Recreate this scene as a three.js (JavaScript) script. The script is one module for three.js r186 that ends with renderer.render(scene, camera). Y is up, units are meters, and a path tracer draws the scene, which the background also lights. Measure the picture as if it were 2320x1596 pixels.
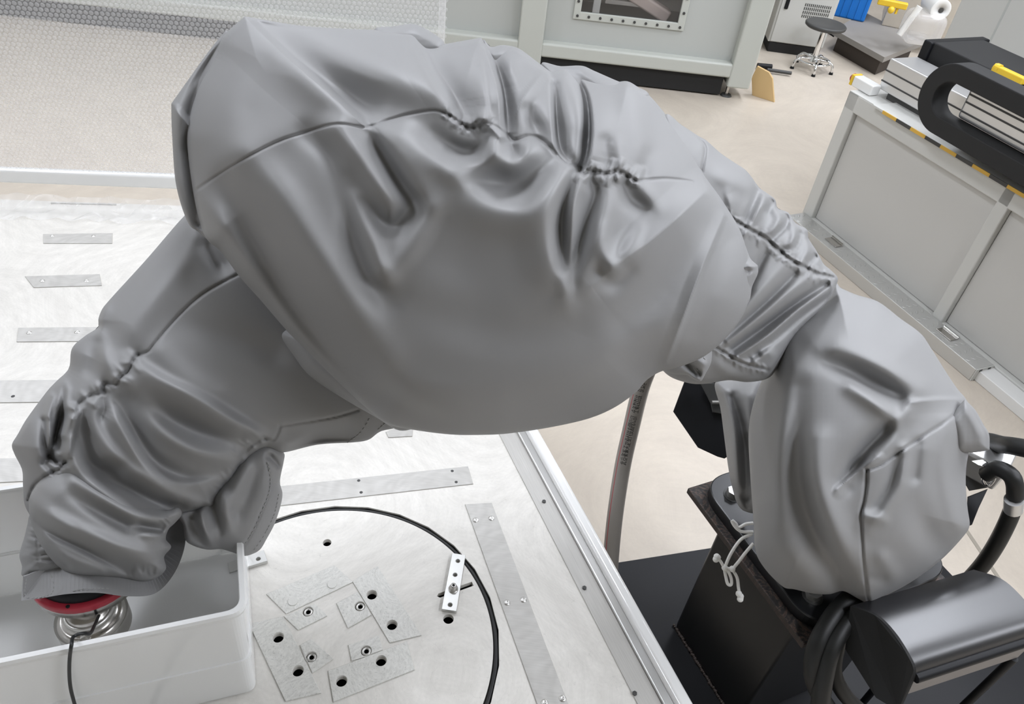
import * as THREE from 'three';
import { RoundedBoxGeometry } from 'three/addons/geometries/RoundedBoxGeometry.js';
import { mergeGeometries } from 'three/addons/utils/BufferGeometryUtils.js';
import { RectAreaLightUniformsLib } from 'three/addons/lights/RectAreaLightUniformsLib.js';
import { createNoise2D } from 'simplex-noise';

// ---------------------------------------------------------------- camera, light, exposure
const scene = new THREE.Scene();
const IW = 2320, IH = 1596, F = 1740, CAM_H = 2.4, TABLE_H = 0.6;
const V = (x, y, z) => new THREE.Vector3(x, y, z);
const upC = V(260, 2032, 1740).normalize();                        // world up, seen from the camera
const zC = V(0, 0, 1).addScaledVector(upC, -upC.z).normalize();
const xC = new THREE.Vector3().crossVectors(upC, zC);
const camera = new THREE.PerspectiveCamera(2 * Math.atan(IH / 2 / F) * 180 / Math.PI, IW / IH, 0.05, 60);
camera.position.set(0, CAM_H, 0);
{
  const m = new THREE.Matrix4().makeBasis(xC, upC, zC).transpose();
  camera.quaternion.setFromRotationMatrix(m);
  camera.updateMatrixWorld(true);
}
const renderer = new THREE.WebGLRenderer({ antialias: true });
renderer.toneMapping = THREE.LinearToneMapping;
renderer.toneMappingExposure = 1.82;
renderer.shadowMap.enabled = true;
scene.background = new THREE.Color(0x000000);
RectAreaLightUniformsLib.init();
const CEIL = 4.4;
const LAMPS = [];
for (const z of [-7.6, -5.1, -2.6, 0.2]) for (const x of [2.6, 4.9, 7.2]) LAMPS.push([x, z]);
LAMPS.push([-3.2, -7.5], [-0.6, -2.6], [-3.6, -4.2], [-3.4, -1.0], [-6.0, -2.4]);
const LAMP_W = 0.6, LAMP_L = 1.2, LAMP_I = 14;
for (const [x, z] of LAMPS) {
  const l = new THREE.RectAreaLight(0xf1f5ff, LAMP_I, LAMP_W, LAMP_L);
  l.position.set(x, CEIL - 0.075, z); l.rotation.x = -Math.PI / 2; l.name = 'panel_light'; scene.add(l);
}

// ---------------------------------------------------------------- helpers
const rayDir = (x, y) => V((x - IW / 2) / F, -(y - IH / 2) / F, -1).applyQuaternion(camera.quaternion);
const D = (x, y, t) => rayDir(x, y).multiplyScalar(t).add(camera.position);            // point at depth t
const Yp = (x, y, h) => { const d = rayDir(x, y); return d.multiplyScalar((h - CAM_H) / d.y).add(camera.position); };   // point at height h
const PLp = (x, y, p0, n) => { const d = rayDir(x, y); const k = p0.clone().sub(camera.position).dot(n) / d.dot(n); return d.multiplyScalar(k).add(camera.position); };
const UP = V(0, 1, 0);
let seed = 7;
const rnd = (a = 0, b = 1) => { seed = (seed + 0x6d2b79f5) | 0; let t = Math.imul(seed ^ (seed >>> 15), 1 | seed); t = (t + Math.imul(t ^ (t >>> 7), 61 | t)) ^ t; return a + (b - a) * (((t ^ (t >>> 14)) >>> 0) / 4294967296); };
const nz = createNoise2D(() => rnd());
const sm = (a, b, x) => { const t = Math.min(1, Math.max(0, (x - a) / (b - a))); return t * t * (3 - 2 * t); };
const used = {};
const numbered = (n) => { const k = used[n] = (used[n] ?? -1) + 1; return k ? n + '_' + String(k).padStart(3, '0') : n; };
function tag(o, label, category, group, kind) { o.userData = { label, category }; if (group) o.userData.group = group; if (kind) o.userData.kind = kind; return o; }
function thing(name, label, category, pos = V(0, 0, 0), dir = null, group) {
  const o = new THREE.Group(); o.name = numbered(name); o.position.copy(pos);
  if (dir) o.rotation.y = Math.atan2(-dir.z, dir.x);
  o.updateMatrixWorld(true); scene.add(o); return tag(o, label, category, group);
}
function part(name, geo, mat, parent = scene, pos) {
  const m = new THREE.Mesh(geo, mat); m.name = parent === scene ? numbered(name) : name; m.castShadow = m.receiveShadow = true;
  if (pos) m.position.copy(pos);
  parent.add(m); return m;
}
function struct(name, geo, mat, pos) { const m = part(name, geo, mat, scene, pos); m.name = name; m.userData = { kind: 'structure' }; return m; }
const rb = (w, h, d, r = 0.004, s = 2) => new RoundedBoxGeometry(w, h, d, s, Math.min(r, w / 2.01, h / 2.01, d / 2.01));
function box(parent, name, mat, [x0, x1], [y0, y1], [z0, z1], r = 0.004) { return part(name, rb(Math.abs(x1 - x0), Math.abs(y1 - y0), Math.abs(z1 - z0), r), mat, parent, V((x0 + x1) / 2, (y0 + y1) / 2, (z0 + z1) / 2)); }
const cyl = (r1, r2, h, n = 24) => new THREE.CylinderGeometry(r1, r2, h, n);
const tube = (pts, r, seg = 40, rad = 10, closed = false) => new THREE.TubeGeometry(new THREE.CatmullRomCurve3(pts, closed, 'centripetal'), seg, r, rad, closed);
function rod(a, b, r, n = 12) { const g = cyl(r, r, a.distanceTo(b), n); g.applyQuaternion(new THREE.Quaternion().setFromUnitVectors(UP, b.clone().sub(a).normalize())); g.translate((a.x + b.x) / 2, (a.y + b.y) / 2, (a.z + b.z) / 2); return g; }
// slab: polygon of world points on a level plane, relative to origin o, raised by th
function slab(pts, th, o, holes = [], bev = 0.0008) {
  const loc = (p) => new THREE.Vector2(p.x - o.x, -(p.z - o.z));
  const s = new THREE.Shape(pts.map(loc));
  for (const [c, r, n = 20] of holes) { const q = loc(c); const h = new THREE.Path(); h.absarc(q.x, q.y, r, 0, Math.PI * 2, true); s.holes.push(h); }
  const g = new THREE.ExtrudeGeometry(s, { depth: th - bev * 2, bevelEnabled: bev > 0, bevelThickness: bev, bevelSize: bev, bevelOffset: -bev, bevelSegments: 1, curveSegments: 14 });
  g.rotateX(-Math.PI / 2); g.translate(0, bev + pts[0].y - o.y, 0); return g;
}
// wall-like prism: polygon on a plane given as points, pushed back along n
function prism(pts, n, depth) {
  const o = pts[0], ex = pts[1].clone().sub(o).normalize(), ez = n.clone().normalize(), ey = new THREE.Vector3().crossVectors(ez, ex);
  const s = new THREE.Shape(pts.map((p) => { const q = p.clone().sub(o); return new THREE.Vector2(q.dot(ex), q.dot(ey)); }));
  const g = new THREE.ExtrudeGeometry(s, { depth, bevelEnabled: true, bevelThickness: 0.002, bevelSize: 0.002, bevelOffset: -0.002, bevelSegments: 1 });
  g.applyMatrix4(new THREE.Matrix4().makeBasis(ex, ey, ez)); g.translate(o.x, o.y, o.z); return g;
}
const shift = (g, o) => { g.translate(-o.x, -o.y, -o.z); return g; };

// ---------------------------------------------------------------- textures and materials
function tex(n, fn, rep = [1, 1], srgb = true) {
  const d = new Uint8Array(n * n * 4);
  for (let j = 0; j < n; j++) for (let i = 0; i < n; i++) { const c = fn(i / n, j / n), k = (j * n + i) * 4; d[k] = c[0]; d[k + 1] = c[1]; d[k + 2] = c[2]; d[k + 3] = 255; }
  const t = new THREE.DataTexture(d, n, n); t.wrapS = t.wrapT = THREE.RepeatWrapping; t.magFilter = THREE.LinearFilter; t.minFilter = THREE.LinearMipmapLinearFilter; t.generateMipmaps = true;
  if (srgb) t.colorSpace = THREE.SRGBColorSpace; t.repeat.set(...rep); t.needsUpdate = true; return t;
}
// noise that repeats over the unit square
const loop = (u, v, f, s = 0) => { const a = u * Math.PI * 2, b = v * Math.PI * 2, r = f / 6.283; return (nz(Math.cos(a) * r + s, Math.sin(a) * r + Math.cos(b) * r * 1.7) + nz(Math.sin(b) * r - s, Math.cos(b) * r + Math.sin(a) * r * 1.7)) / 2; };
const cl = (x) => Math.max(0, Math.min(255, x));
const std = (c, rough = 0.6, metal = 0, extra = {}) => new THREE.MeshStandardMaterial({ color: c, roughness: rough, metalness: metal, ...extra });
const lin = (r, g, b) => new THREE.Color().setRGB(r, g, b);
const M = {};
{
  const fl = tex(512, (u, v) => { const n = loop(u, v, 9) * 5 + loop(u, v, 40, 3) * 3 + loop(u, v, 150, 9) * 3; return [cl(194 + n), cl(184 + n), cl(170 + n * 0.9)]; });
  fl.repeat.set(0.5, 0.5); M.floor = std(0xffffff, 0.42, 0, { map: fl });
  const tb = tex(1024, (u, v) => {
    let n = loop(u, v, 14) * 7 + loop(u, v, 60, 4) * 5 + loop(u, v, 300, 8) * 4;
    const s = Math.abs(loop(u, v, 22, 20)); if (s < 0.012) n -= 16 * (1 - s / 0.012);            // fine scuffs
    return [cl(217 + n), cl(214 + n), cl(207 + n)];
  });
  tb.repeat.set(1.1, 1.1); M.table = std(0xffffff, 0.48, 0, { map: tb });
  const st = tex(512, (u, v) => { const n = loop(u, v, 12, 30) * 10 + nz(u * 6, v * 90) * 4; return [cl(190 + n), cl(188 + n), cl(183 + n)]; });
  st.repeat.set(2, 2); M.strip = std(0xffffff, 0.42, 0.12, { map: st });
  const fd = tex(256, (u, v) => { const n = loop(u, v, 20, 50) * 12 + (loop(u, v, 60, 70) > 0.45 ? -22 : 0); return [cl(211 + n), cl(210 + n), cl(204 + n)]; });
  fd.repeat.set(4, 4); M.film = std(0xffffff, 0.4, 0, { map: fd });
  const rs = tex(256, (u, v) => { const n = loop(u, v, 10, 90), k = loop(u, v, 45, 95); const a = n + k * 0.6; return a > 0.15 ? [cl(84 + k * 30), cl(70 + k * 26), cl(63 + k * 24)] : [cl(58 + n * 20), cl(55 + n * 20), cl(53 + n * 18)]; });
  rs.repeat.set(3, 3); M.rusty = std(0xffffff, 0.6, 0.3, { map: rs });
}
M.cover = new THREE.MeshPhysicalMaterial({ color: lin(0.285, 0.284, 0.283), roughness: 0.52, sheen: 0.15, sheenRoughness: 0.5, sheenColor: new THREE.Color(0x999999), side: THREE.DoubleSide });
M.thread = std(lin(0.36, 0.36, 0.35), 0.8);
M.hem = M.cover;
M.wall = std(0xb4b3ad, 0.85); M.ceiling = std(0xa3a39e, 0.9);
M.machine = std(lin(0.5, 0.515, 0.47), 0.45); M.machine2 = std(lin(0.46, 0.475, 0.45), 0.5);
M.lightgrey = std(lin(0.56, 0.56, 0.53), 0.42); M.panel = std(lin(0.53, 0.525, 0.5), 0.4);
M.white = std(lin(0.78, 0.78, 0.76), 0.3); M.whitegloss = new THREE.MeshPhysicalMaterial({ color: lin(0.82, 0.82, 0.8), roughness: 0.18, clearcoat: 0.5 });
M.black = new THREE.MeshPhysicalMaterial({ color: lin(0.008, 0.0085, 0.01), roughness: 0.48, specularIntensity: 0.5 }); M.blackmatt = std(lin(0.012, 0.012, 0.012), 0.75); M.blackgloss = std(lin(0.009, 0.0095, 0.0105), 0.34);
M.rubber = std(lin(0.011, 0.0115, 0.011), 0.5); M.alu = std(lin(0.72, 0.72, 0.71), 0.32, 0.75); M.alu2 = std(lin(0.6, 0.6, 0.58), 0.35, 0.6);
M.chrome = std(lin(0.8, 0.8, 0.8), 0.08, 1); M.steel = std(lin(0.55, 0.53, 0.5), 0.22, 1); M.zinc = std(lin(0.62, 0.61, 0.58), 0.35, 0.9);
M.red = std(lin(0.42, 0.03, 0.05), 0.4); M.yellow = std(lin(0.75, 0.5, 0.03), 0.4); M.hazard = std(lin(0.7, 0.42, 0.06), 0.5); M.blue = std(lin(0.005, 0.16, 0.55), 0.45);
M.cord = std(lin(0.9, 0.89, 0.85), 0.6); M.wood = std(lin(0.6, 0.42, 0.2), 0.7); M.hose = std(lin(0.24, 0.22, 0.205), 0.45);
M.concrete = std(lin(0.26, 0.245, 0.225), 0.7); M.darkgrey = std(lin(0.05, 0.05, 0.048), 0.5);
M.lamp = new THREE.MeshStandardMaterial({ color: 0xffffff, emissive: 0xf1f5ff, emissiveIntensity: 3 });
M.lip = std(lin(0.7, 0.7, 0.7), 0.3);

// ---------------------------------------------------------------- the hall
const RX = [-8, 8.5], RZ = [-13, 5];
{
  const w = RX[1] - RX[0], d = RZ[1] - RZ[0], cx = (RX[0] + RX[1]) / 2, cz = (RZ[0] + RZ[1]) / 2;
  const fg = new THREE.BoxGeometry(w + 0.4, 0.2, d + 0.4); { const p = fg.attributes.position, u = fg.attributes.uv; for (let i = 0; i < p.count; i++) u.setXY(i, p.getX(i), p.getZ(i)); }
  struct('floor', fg, M.floor, V(cx, -0.1, cz));
  struct('ceiling', new THREE.BoxGeometry(w + 0.4, 0.2, d + 0.4), M.ceiling, V(cx, CEIL + 0.1, cz));
  struct('wall_left', new THREE.BoxGeometry(0.2, CEIL, d), M.wall, V(RX[0] - 0.1, CEIL / 2, cz));
  struct('wall_right', new THREE.BoxGeometry(0.2, CEIL, d), M.wall, V(RX[1] + 0.1, CEIL / 2, cz));
  struct('wall_back', new THREE.BoxGeometry(w + 0.4, CEIL, 0.2), M.wall, V(cx, CEIL / 2, RZ[0] - 0.1));
  struct('wall_front', new THREE.BoxGeometry(w + 0.4, CEIL, 0.2), M.wall, V(cx, CEIL / 2, RZ[1] + 0.1));
  for (const [x, z] of LAMPS) {
    const t = thing('ceiling_lamp', 'white framed LED panel lamp recessed under the hall ceiling', 'lamp', V(x, CEIL - 0.06, z), null, 'ceiling panel lamps');
    part('frame', rb(LAMP_W + 0.05, 0.06, LAMP_L + 0.05), M.white, t, V(0, 0.03, 0));
    part('diffuser', new THREE.BoxGeometry(LAMP_W, 0.008, LAMP_L), M.lamp, t, V(0, -0.004, 0));
  }
}
{ // joint between floor slabs by the bench
  const q = [[2150, 1150], [2420, 1552]].map((p) => Yp(p[0], p[1], 0)), e = V(0.018, 0, 0.004);
  struct('trim_1', slab([q[0], q[1], q[1].clone().add(e), q[0].clone().add(e)].map((p) => p.setY(-0.001)), 0.0022, V(0, 0, 0), [], 0), std(lin(0.3, 0.27, 0.22), 0.7));
}
// ---------------------------------------------------------------- directions shared by the table, the pedestal and the bench
const flat = (v) => { v.y = 0; return v.normalize(); };
const T = (x, y) => Yp(x, y, TABLE_H);
const DA = flat(T(1253, 1046).sub(T(1400, 1308)));                 // away from the camera, along the table rail
const DB = V(-DA.z, 0, DA.x);                                      // to the right of it
if (DB.x < 0) DB.negate();
const z6 = (a, b) => [600 + a / 2.9, 1046 + b / 2.9], z5 = (a, b) => [a / 2.9, 1046 + b / 2.9], z4 = (a, b) => [a / 2.9, 500 + b / 2.9];

// ---------------------------------------------------------------- work table with turntable
const tableAt = T(800, 1500).setY(0);
const table = thing('work_table', 'white sheet-topped work table with a round turntable let into it', 'table', tableAt);
{
  const up = tableAt.clone();
  const holesAt = (list) => list.map(([p, r]) => [T(...p), r]);
  // the ring, as a circle on the table
  const ringPts = [[450, 290], [780, 325], [1100, 455], [1340, 655], [1490, 890], [1555, 1160], [1530, 1410], [1480, 1560], [60, 375]].map((q) => T(...z6(...q)));
  let Sx = 0, Sy = 0, Sz = 0; // least squares circle
  { const A = [[0, 0, 0], [0, 0, 0], [0, 0, 0]], B = [0, 0, 0]; for (const p of ringPts) { const r = [p.x, p.z, 1], q = -(p.x * p.x + p.z * p.z); for (let i = 0; i < 3; i++) { for (let j = 0; j < 3; j++) A[i][j] += r[i] * r[j]; B[i] += r[i] * q; } }
    const m = new THREE.Matrix3().set(...A[0], ...A[1], ...A[2]).invert().elements, s = [0, 1, 2].map((i) => m[i] * B[0] + m[i + 3] * B[1] + m[i + 6] * B[2]); Sx = -s[0] / 2; Sy = -s[1] / 2; Sz = Math.sqrt(Sx * Sx + Sy * Sy - s[2]); }
  const C = V(Sx, TABLE_H, Sy), RO = Sz, RI = Sz - 0.017;
  const uvm = (g) => { const p = g.attributes.position, u = g.attributes.uv; for (let i = 0; i < p.count; i++) u.setXY(i, p.getX(i), p.getZ(i)); return g; };
  const cornerR = T(1253, 1046), cFar = cornerR.clone().addScaledVector(DA, 1.35), cNear = cornerR.clone().addScaledVector(DA, -1.35);
  const far1 = T(0, 452), far2 = T(400, 466), dF = flat(far2.clone().sub(far1));
  const k = (() => { const a = far1, d = dF, b = cornerR, e = DA; const det = d.x * e.z - d.z * e.x; return ((b.x - a.x) * e.z - (b.z - a.z) * e.x) / det; })();
  const farR = far1.clone().addScaledVector(dF, k), farL = far1.clone().addScaledVector(dF, -0.55), nearR = cNear, nearL = farL.clone().add(nearR).sub(farR);
  M.tableEdge = { farL, farR, dF };
  const top = [farL, nearL, nearR, farR].map((p) => p.clone().setY(TABLE_H - 0.006));
  const topHoles = [[C, RO]];
  part('top_sheet', uvm(slab(top, 0.006, up, topHoles, 0)), M.table, table);
  const body = top.map((p) => p.clone().setY(TABLE_H - 0.26));
  part('apron', slab(body.map((p) => p.clone()), 0.05, up, [], 0.001), M.lightgrey, table);
  for (const [a, b] of [[farL, nearL], [nearL, nearR], [nearR, farR], [farR, farL]]) { const d = flat(b.clone().sub(a)), n = V(d.z, 0, -d.x); const q = [a.clone().setY(TABLE_H - 0.26), b.clone().setY(TABLE_H - 0.26), b.clone().setY(TABLE_H - 0.006), a.clone().setY(TABLE_H - 0.006)]; part('skirt', shift(prism(q, n, 0.004), up), M.white, table); }
  const ctr = farL.clone().add(nearR).multiplyScalar(0.5);
  for (const p of [farL, nearL, nearR, farR]) { const q = p.clone().lerp(ctr, 0.08); part('leg', rb(0.08, TABLE_H - 0.26, 0.08), M.lightgrey, table, V(q.x - up.x, (TABLE_H - 0.26) / 2, q.z - up.z)); }
  const well = cyl(RO + 0.01, RO + 0.01, 0.004, 64); part('turntable_well', well, M.blackmatt, table, V(C.x - up.x, TABLE_H - 0.05, C.z - up.z));
  // turntable disc with holes and a slot
  const padHoles = [[703, 880], [835, 1078], [625, 955], [283, 990], [305, 1288], [665, 1248], [763, 1313], [503, 1447]].map((q) => [T(...z6(...q)), 0.0125]);
  for (const q of [[1828, 1160], [1957, 1380]]) padHoles.push([T(...z5(...q)), 0.0125]);
  const disc = new THREE.Shape(); disc.absarc(0, 0, RI, 0, Math.PI * 2);
  const loc = (p) => new THREE.Vector2(p.x - C.x, -(p.z - C.z));
  for (const [p, r] of [...padHoles, [T(741, 1230), 0.0115], [T(1016, 1403), 0.0135]]) { const q = loc(p), h = new THREE.Path(); h.absarc(q.x, q.y, r, 0, Math.PI * 2, true); disc.holes.push(h); }
  { const a = loc(T(995, 1350)), b = loc(T(1071, 1323)), d = b.clone().sub(a).normalize(), n = new THREE.Vector2(-d.y, d.x).multiplyScalar(0.0065), h = new THREE.Path(); h.moveTo(a.x + n.x, a.y + n.y); h.lineTo(b.x + n.x, b.y + n.y); h.lineTo(b.x - n.x, b.y - n.y); h.lineTo(a.x - n.x, a.y - n.y); h.lineTo(a.x - d.x * 0.006, a.y - d.y * 0.006); h.closePath(); disc.holes.push(h); }
  const dg = new THREE.ExtrudeGeometry(disc, { depth: 0.014, bevelEnabled: false, curveSegments: 90 }); dg.rotateX(-Math.PI / 2); dg.translate(C.x - up.x, TABLE_H - 0.0145, C.z - up.z);
  part('turntable', uvm(dg), M.table, table);
  const tr = new THREE.TorusGeometry((RO + RI) / 2, 0.007, 8, 120); tr.rotateX(-Math.PI / 2); part('gap_seal', tr, M.rubber, table, V(C.x - up.x, TABLE_H - 0.011, C.z - up.z));
  // riveted plates
  const plate = (pts, th = 0.003) => { const m = part('plate', uvm(slab(pts.map((q) => T(...q)), th, up)), M.strip, table); return m; };
  const rivets = (m, list, r = 0.0045, mat = M.zinc, h = 0.003) => { for (const q of list) { const p = T(...q); const g = new THREE.LatheGeometry([[0, h * 0.4], [r * 0.3, h * 0.4], [r * 0.36, h], [r * 0.7, h], [r, 0]].map((a) => new THREE.Vector2(...a)), 14); part('rivet', g, mat, m, V(p.x - up.x, TABLE_H + 0.0029, p.z - up.z)); } };
  rivets(plate([[470, 1121], [1060, 1058], [1072, 1098], [470, 1166]]), [[617, 130], [633, 208], [1231, 67], [1257, 140]].map((q) => z6(...q)), 0.005, M.darkgrey, 0.001);
  rivets(plate([z6(1315, 285), z6(1490, 275), z6(2080, 1830), z6(1880, 1850)]), [[1385, 390], [1488, 378], [1590, 932], [1698, 914], [1837, 1590], [1955, 1563]].map((q) => z6(...q)), 0.009);
  rivets(plate([z4(285, 92), z4(740, 86), z4(738, 153), z4(285, 153)]), [z4(345, 105), z4(615, 106)], 0.008);
  rivets(plate([z4(165, 370), z4(655, 355), z4(670, 430), z4(222, 443)]), [z4(280, 400), z4(570, 400)], 0.009);
  rivets(plate([z4(122, 708), z4(660, 703), z4(660, 797), z4(110, 800)]), [z4(193, 742), z4(508, 738)], 0.009);
  rivets(plate([[-240, 866], [150, 862], [150, 912], [-240, 917]]), [[30, 900]], 0.006, M.darkgrey, 0.001);
  plate([[-200, 1046], [150, 1036], [150, 1088], [-200, 1104]]);
  plate([[874, 980], [900, 970], [936, 972], [934, 990], [880, 993]]);
  plate([z4(335, -110), z4(765, -100), z4(765, -108), z4(335, -117)], 0.004);
  // clear pads, some with holes; bolts in the small ones
  const pad = (pts, holes = [], bolts = []) => {
    const m = part('plastic_pad', uvm(slab(pts.map((q) => T(...q)), 0.0025, up, holes.map((q) => [T(...q), 0.0135]))), M.film, table);
    for (const q of bolts) { const p = T(...q); part('bolt', new THREE.TorusGeometry(0.0085, 0.0032, 8, 20).rotateX(Math.PI / 2), M.zinc, m, V(p.x - up.x + 0.001, TABLE_H - 0.002, p.z - up.z)); }
  };
  const Z = (f, ...l) => l.map((q) => f(...q));
  const pads = [
    [Z(z6, [10, 875], [140, 1005], [580, 795], [455, 685]), [], []],
    [Z(z6, [575, 790], [820, 1195], [1030, 1145], [740, 690]), Z(z6, [703, 880], [835, 1078]), []],
    [Z(z6, [470, 935], [545, 1100], [700, 1012], [612, 858]), Z(z6, [625, 955]), Z(z6, [625, 955])],
    [Z(z6, [125, 1022], [218, 1112], [410, 1018], [330, 938]), Z(z6, [283, 990]), Z(z6, [283, 990])],
    [Z(z5, [1635, 1070], [1875, 1580], [2110, 1525], [1860, 1020]), Z(z5, [1828, 1160], [1957, 1380]), []],
    [Z(z6, [230, 1210], [312, 1395], [452, 1300], [305, 1170]), Z(z6, [305, 1288]), Z(z6, [305, 1288])],
    [Z(z6, [548, 1210], [570, 1315], [776, 1242], [750, 1145]), Z(z6, [665, 1248]), Z(z6, [665, 1248])],
    [Z(z6, [415, 1380], [450, 1585], [985, 1372], [935, 1185]), Z(z6, [763, 1313], [503, 1447]), []],
  ];
  for (const q of pads) pad(...q);
  for (const q of Z(z6, [185, 925], [443, 812])) { const p = T(...q); part('pad_plug', cyl(0.012, 0.0125, 0.0022, 20), M.film, table, V(p.x - up.x, TABLE_H + 0.0036, p.z - up.z)); }
  // the long edge: flat angle with screws, a shiny channel and a round white bar
  const rail = (name, c0, w, h0, h1, mat, r) => { const L = 2.7, g = rb(L, h1 - h0, w, r); g.rotateY(Math.atan2(-DA.z, DA.x)); const p = cornerR.clone().addScaledVector(DB, c0); return part(name, g, mat, table, V(p.x - up.x, TABLE_H + (h0 + h1) / 2, p.z - up.z)); };
  const wi = Math.abs(T(1162, 1046).sub(cornerR).dot(DB));
  const ang = rail('edge_angle', -wi * 0.77, wi * 0.46, 0, 0.003, M.strip, 0.001);
  rail('edge_channel', -wi * 0.43, wi * 0.2, -0.02, 0.012, M.alu, 0.004);
  rail('edge_bar', -wi * 0.16, wi * 0.34, -0.03, 0.026, M.whitegloss, 0.015);
  for (const q of Z(z6, [1833, 270], [2098, 838])) { const p = T(...q); part('screw', cyl(0.006, 0.006, 0.004, 6), M.darkgrey, ang, V(p.x, TABLE_H + 0.005, p.z).sub(up).sub(ang.position)); }
  { const p = T(1437, 1574); part('screw', cyl(0.006, 0.006, 0.004, 6), M.darkgrey, ang, V(p.x, TABLE_H + 0.005, p.z).sub(up).sub(ang.position)); }
}
// ---------------------------------------------------------------- black pedestal under the robot
const PH = 0.64;
{
  const A = Yp(1558, 1106, PH), B = Yp(1822, 1462, PH), d = flat(B.clone().sub(A)), n = V(-d.z, 0, d.x); if (n.x < 0) n.negate();
  const at = A.clone().lerp(B, 0.5).setY(0), L = A.distanceTo(B), ped = thing('robot_pedestal', 'black welded steel pedestal column carrying the robot foot', 'pedestal', at, d);
  const s = Math.sign(n.clone().applyAxisAngle(UP, -ped.rotation.y).z);
  const plate = part('top_plate', rb(L, 0.022, L * 0.98, 0.004), M.rusty, ped, V(0, PH - 0.011, s * L * 0.49));
  const cIn = 0.047, cX = 0.122;
  box(ped, 'column', M.blackgloss, [-L / 2 + cX, L / 2 - 0.06], [0.02, PH - 0.022], [s * cIn, s * (L - cIn)], 0.012);
  const bp = [Yp(1330, 1286, 0.02), Yp(1605, 1243, 0.02)], pb = part('base_plate', slab([bp[0], bp[1].clone().addScaledVector(flat(bp[1].clone().sub(bp[0])), 0.85), bp[1].clone().addScaledVector(flat(bp[1].clone().sub(bp[0])), 0.85).addScaledVector(d, 1.1), bp[0].clone().addScaledVector(d, 1.1)].map((p) => p.setY(0)), 0.02, at), M.black, ped);
  pb.rotation.y = -ped.rotation.y;
  { const gs = [], w0 = V(-L / 2 + cX, 0.024, s * cIn); for (let i = 0; i < 56; i++) { const g = new THREE.SphereGeometry(rnd(0.004, 0.0075), 6, 5); g.translate(w0.x + i * 0.0062, w0.y + rnd(-0.002, 0.002), w0.z - s * 0.003 + rnd(-0.0015, 0.0015)); gs.push(g); } part('weld_seam', mergeGeometries(gs), M.rusty, ped); }
  M.ped = { at, d, n, L, s, rot: ped.rotation.y };
}
// ---------------------------------------------------------------- tall bubble-wrapped screen behind the table
{
  const { farL, farR, dF } = M.tableEdge, n = V(dF.z, 0, -dF.x); if (n.z < 0) n.negate();
  const p0 = farL.clone().addScaledVector(n, 0.03), S = (x, y) => PLp(x, y, p0, n), right = S(1010, 20), left = p0.clone(), yTop = S(600, -260).y;
  const at = right.clone().lerp(left, 0.5).setY(TABLE_H), w = right.clone().sub(left).dot(dF), scr = thing('bubble_wrap_screen', 'clear screen panel wrapped in bubble wrap standing along the table edge', 'screen', at, dF);
  const y0 = S(100, 392).y - TABLE_H, h = yTop - TABLE_H;
  M.wrapfilm = new THREE.MeshPhysicalMaterial({ color: lin(1, 1, 1), roughness: 0.3, transmission: 0.84, thickness: 0, ior: 1.3 });
  part('pane', new THREE.PlaneGeometry(w, h - y0), M.wrapfilm, scr, V(0, (h + y0) / 2, 0));
  part('bottom_bar', rb(w, 0.062, 0.035, 0.012), M.whitegloss, scr, V(0, y0 - 0.012, 0.004));
  part('edge_bar', rb(0.026, h - y0 + 0.03, 0.02, 0.006), M.wrapfilm, scr, V(w / 2 - 0.013, (h + y0) / 2, 0.01));
  // crumpled end of the wrap lying on the table
  { const g = new THREE.PlaneGeometry(w, 0.12, 160, 8); g.rotateX(-Math.PI / 2); const q = g.attributes.position; for (let i = 0; i < q.count; i++) { const z = q.getZ(i); q.setY(i, 0.012 + 0.012 * nz(q.getX(i) * 9, z * 30) + Math.max(0, -z - 0.01) * 0.75); q.setZ(i, z + 0.05 + 0.012 * nz(q.getX(i) * 6, 5)); } g.computeVertexNormals(); part('wrap_end', g, M.wrapfilm, scr, V(0, 0, 0.02)); }
  const bub = new THREE.SphereGeometry(0.0078, 10, 4, 0, Math.PI * 2, 0, Math.PI / 2); bub.rotateX(Math.PI / 2); bub.scale(1, 1, 0.5);
  const pitch = 0.0185, rows = Math.floor((h - y0) / (pitch * 0.87)), cols = Math.floor(w / pitch), im = new THREE.InstancedMesh(bub, M.wrapfilm, rows * cols), m4 = new THREE.Matrix4();
  let k = 0; for (let j = 0; j < rows; j++) for (let i = 0; i < cols; i++) { m4.makeTranslation(-w / 2 + (i + 0.5 + (j % 2) * 0.5) * pitch, y0 + 0.02 + j * pitch * 0.87, 0.003); im.setMatrixAt(k++, m4); }
  im.name = 'bubbles'; im.userData = { kind: 'stuff' }; im.castShadow = im.receiveShadow = true; scr.add(im);
}
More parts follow.
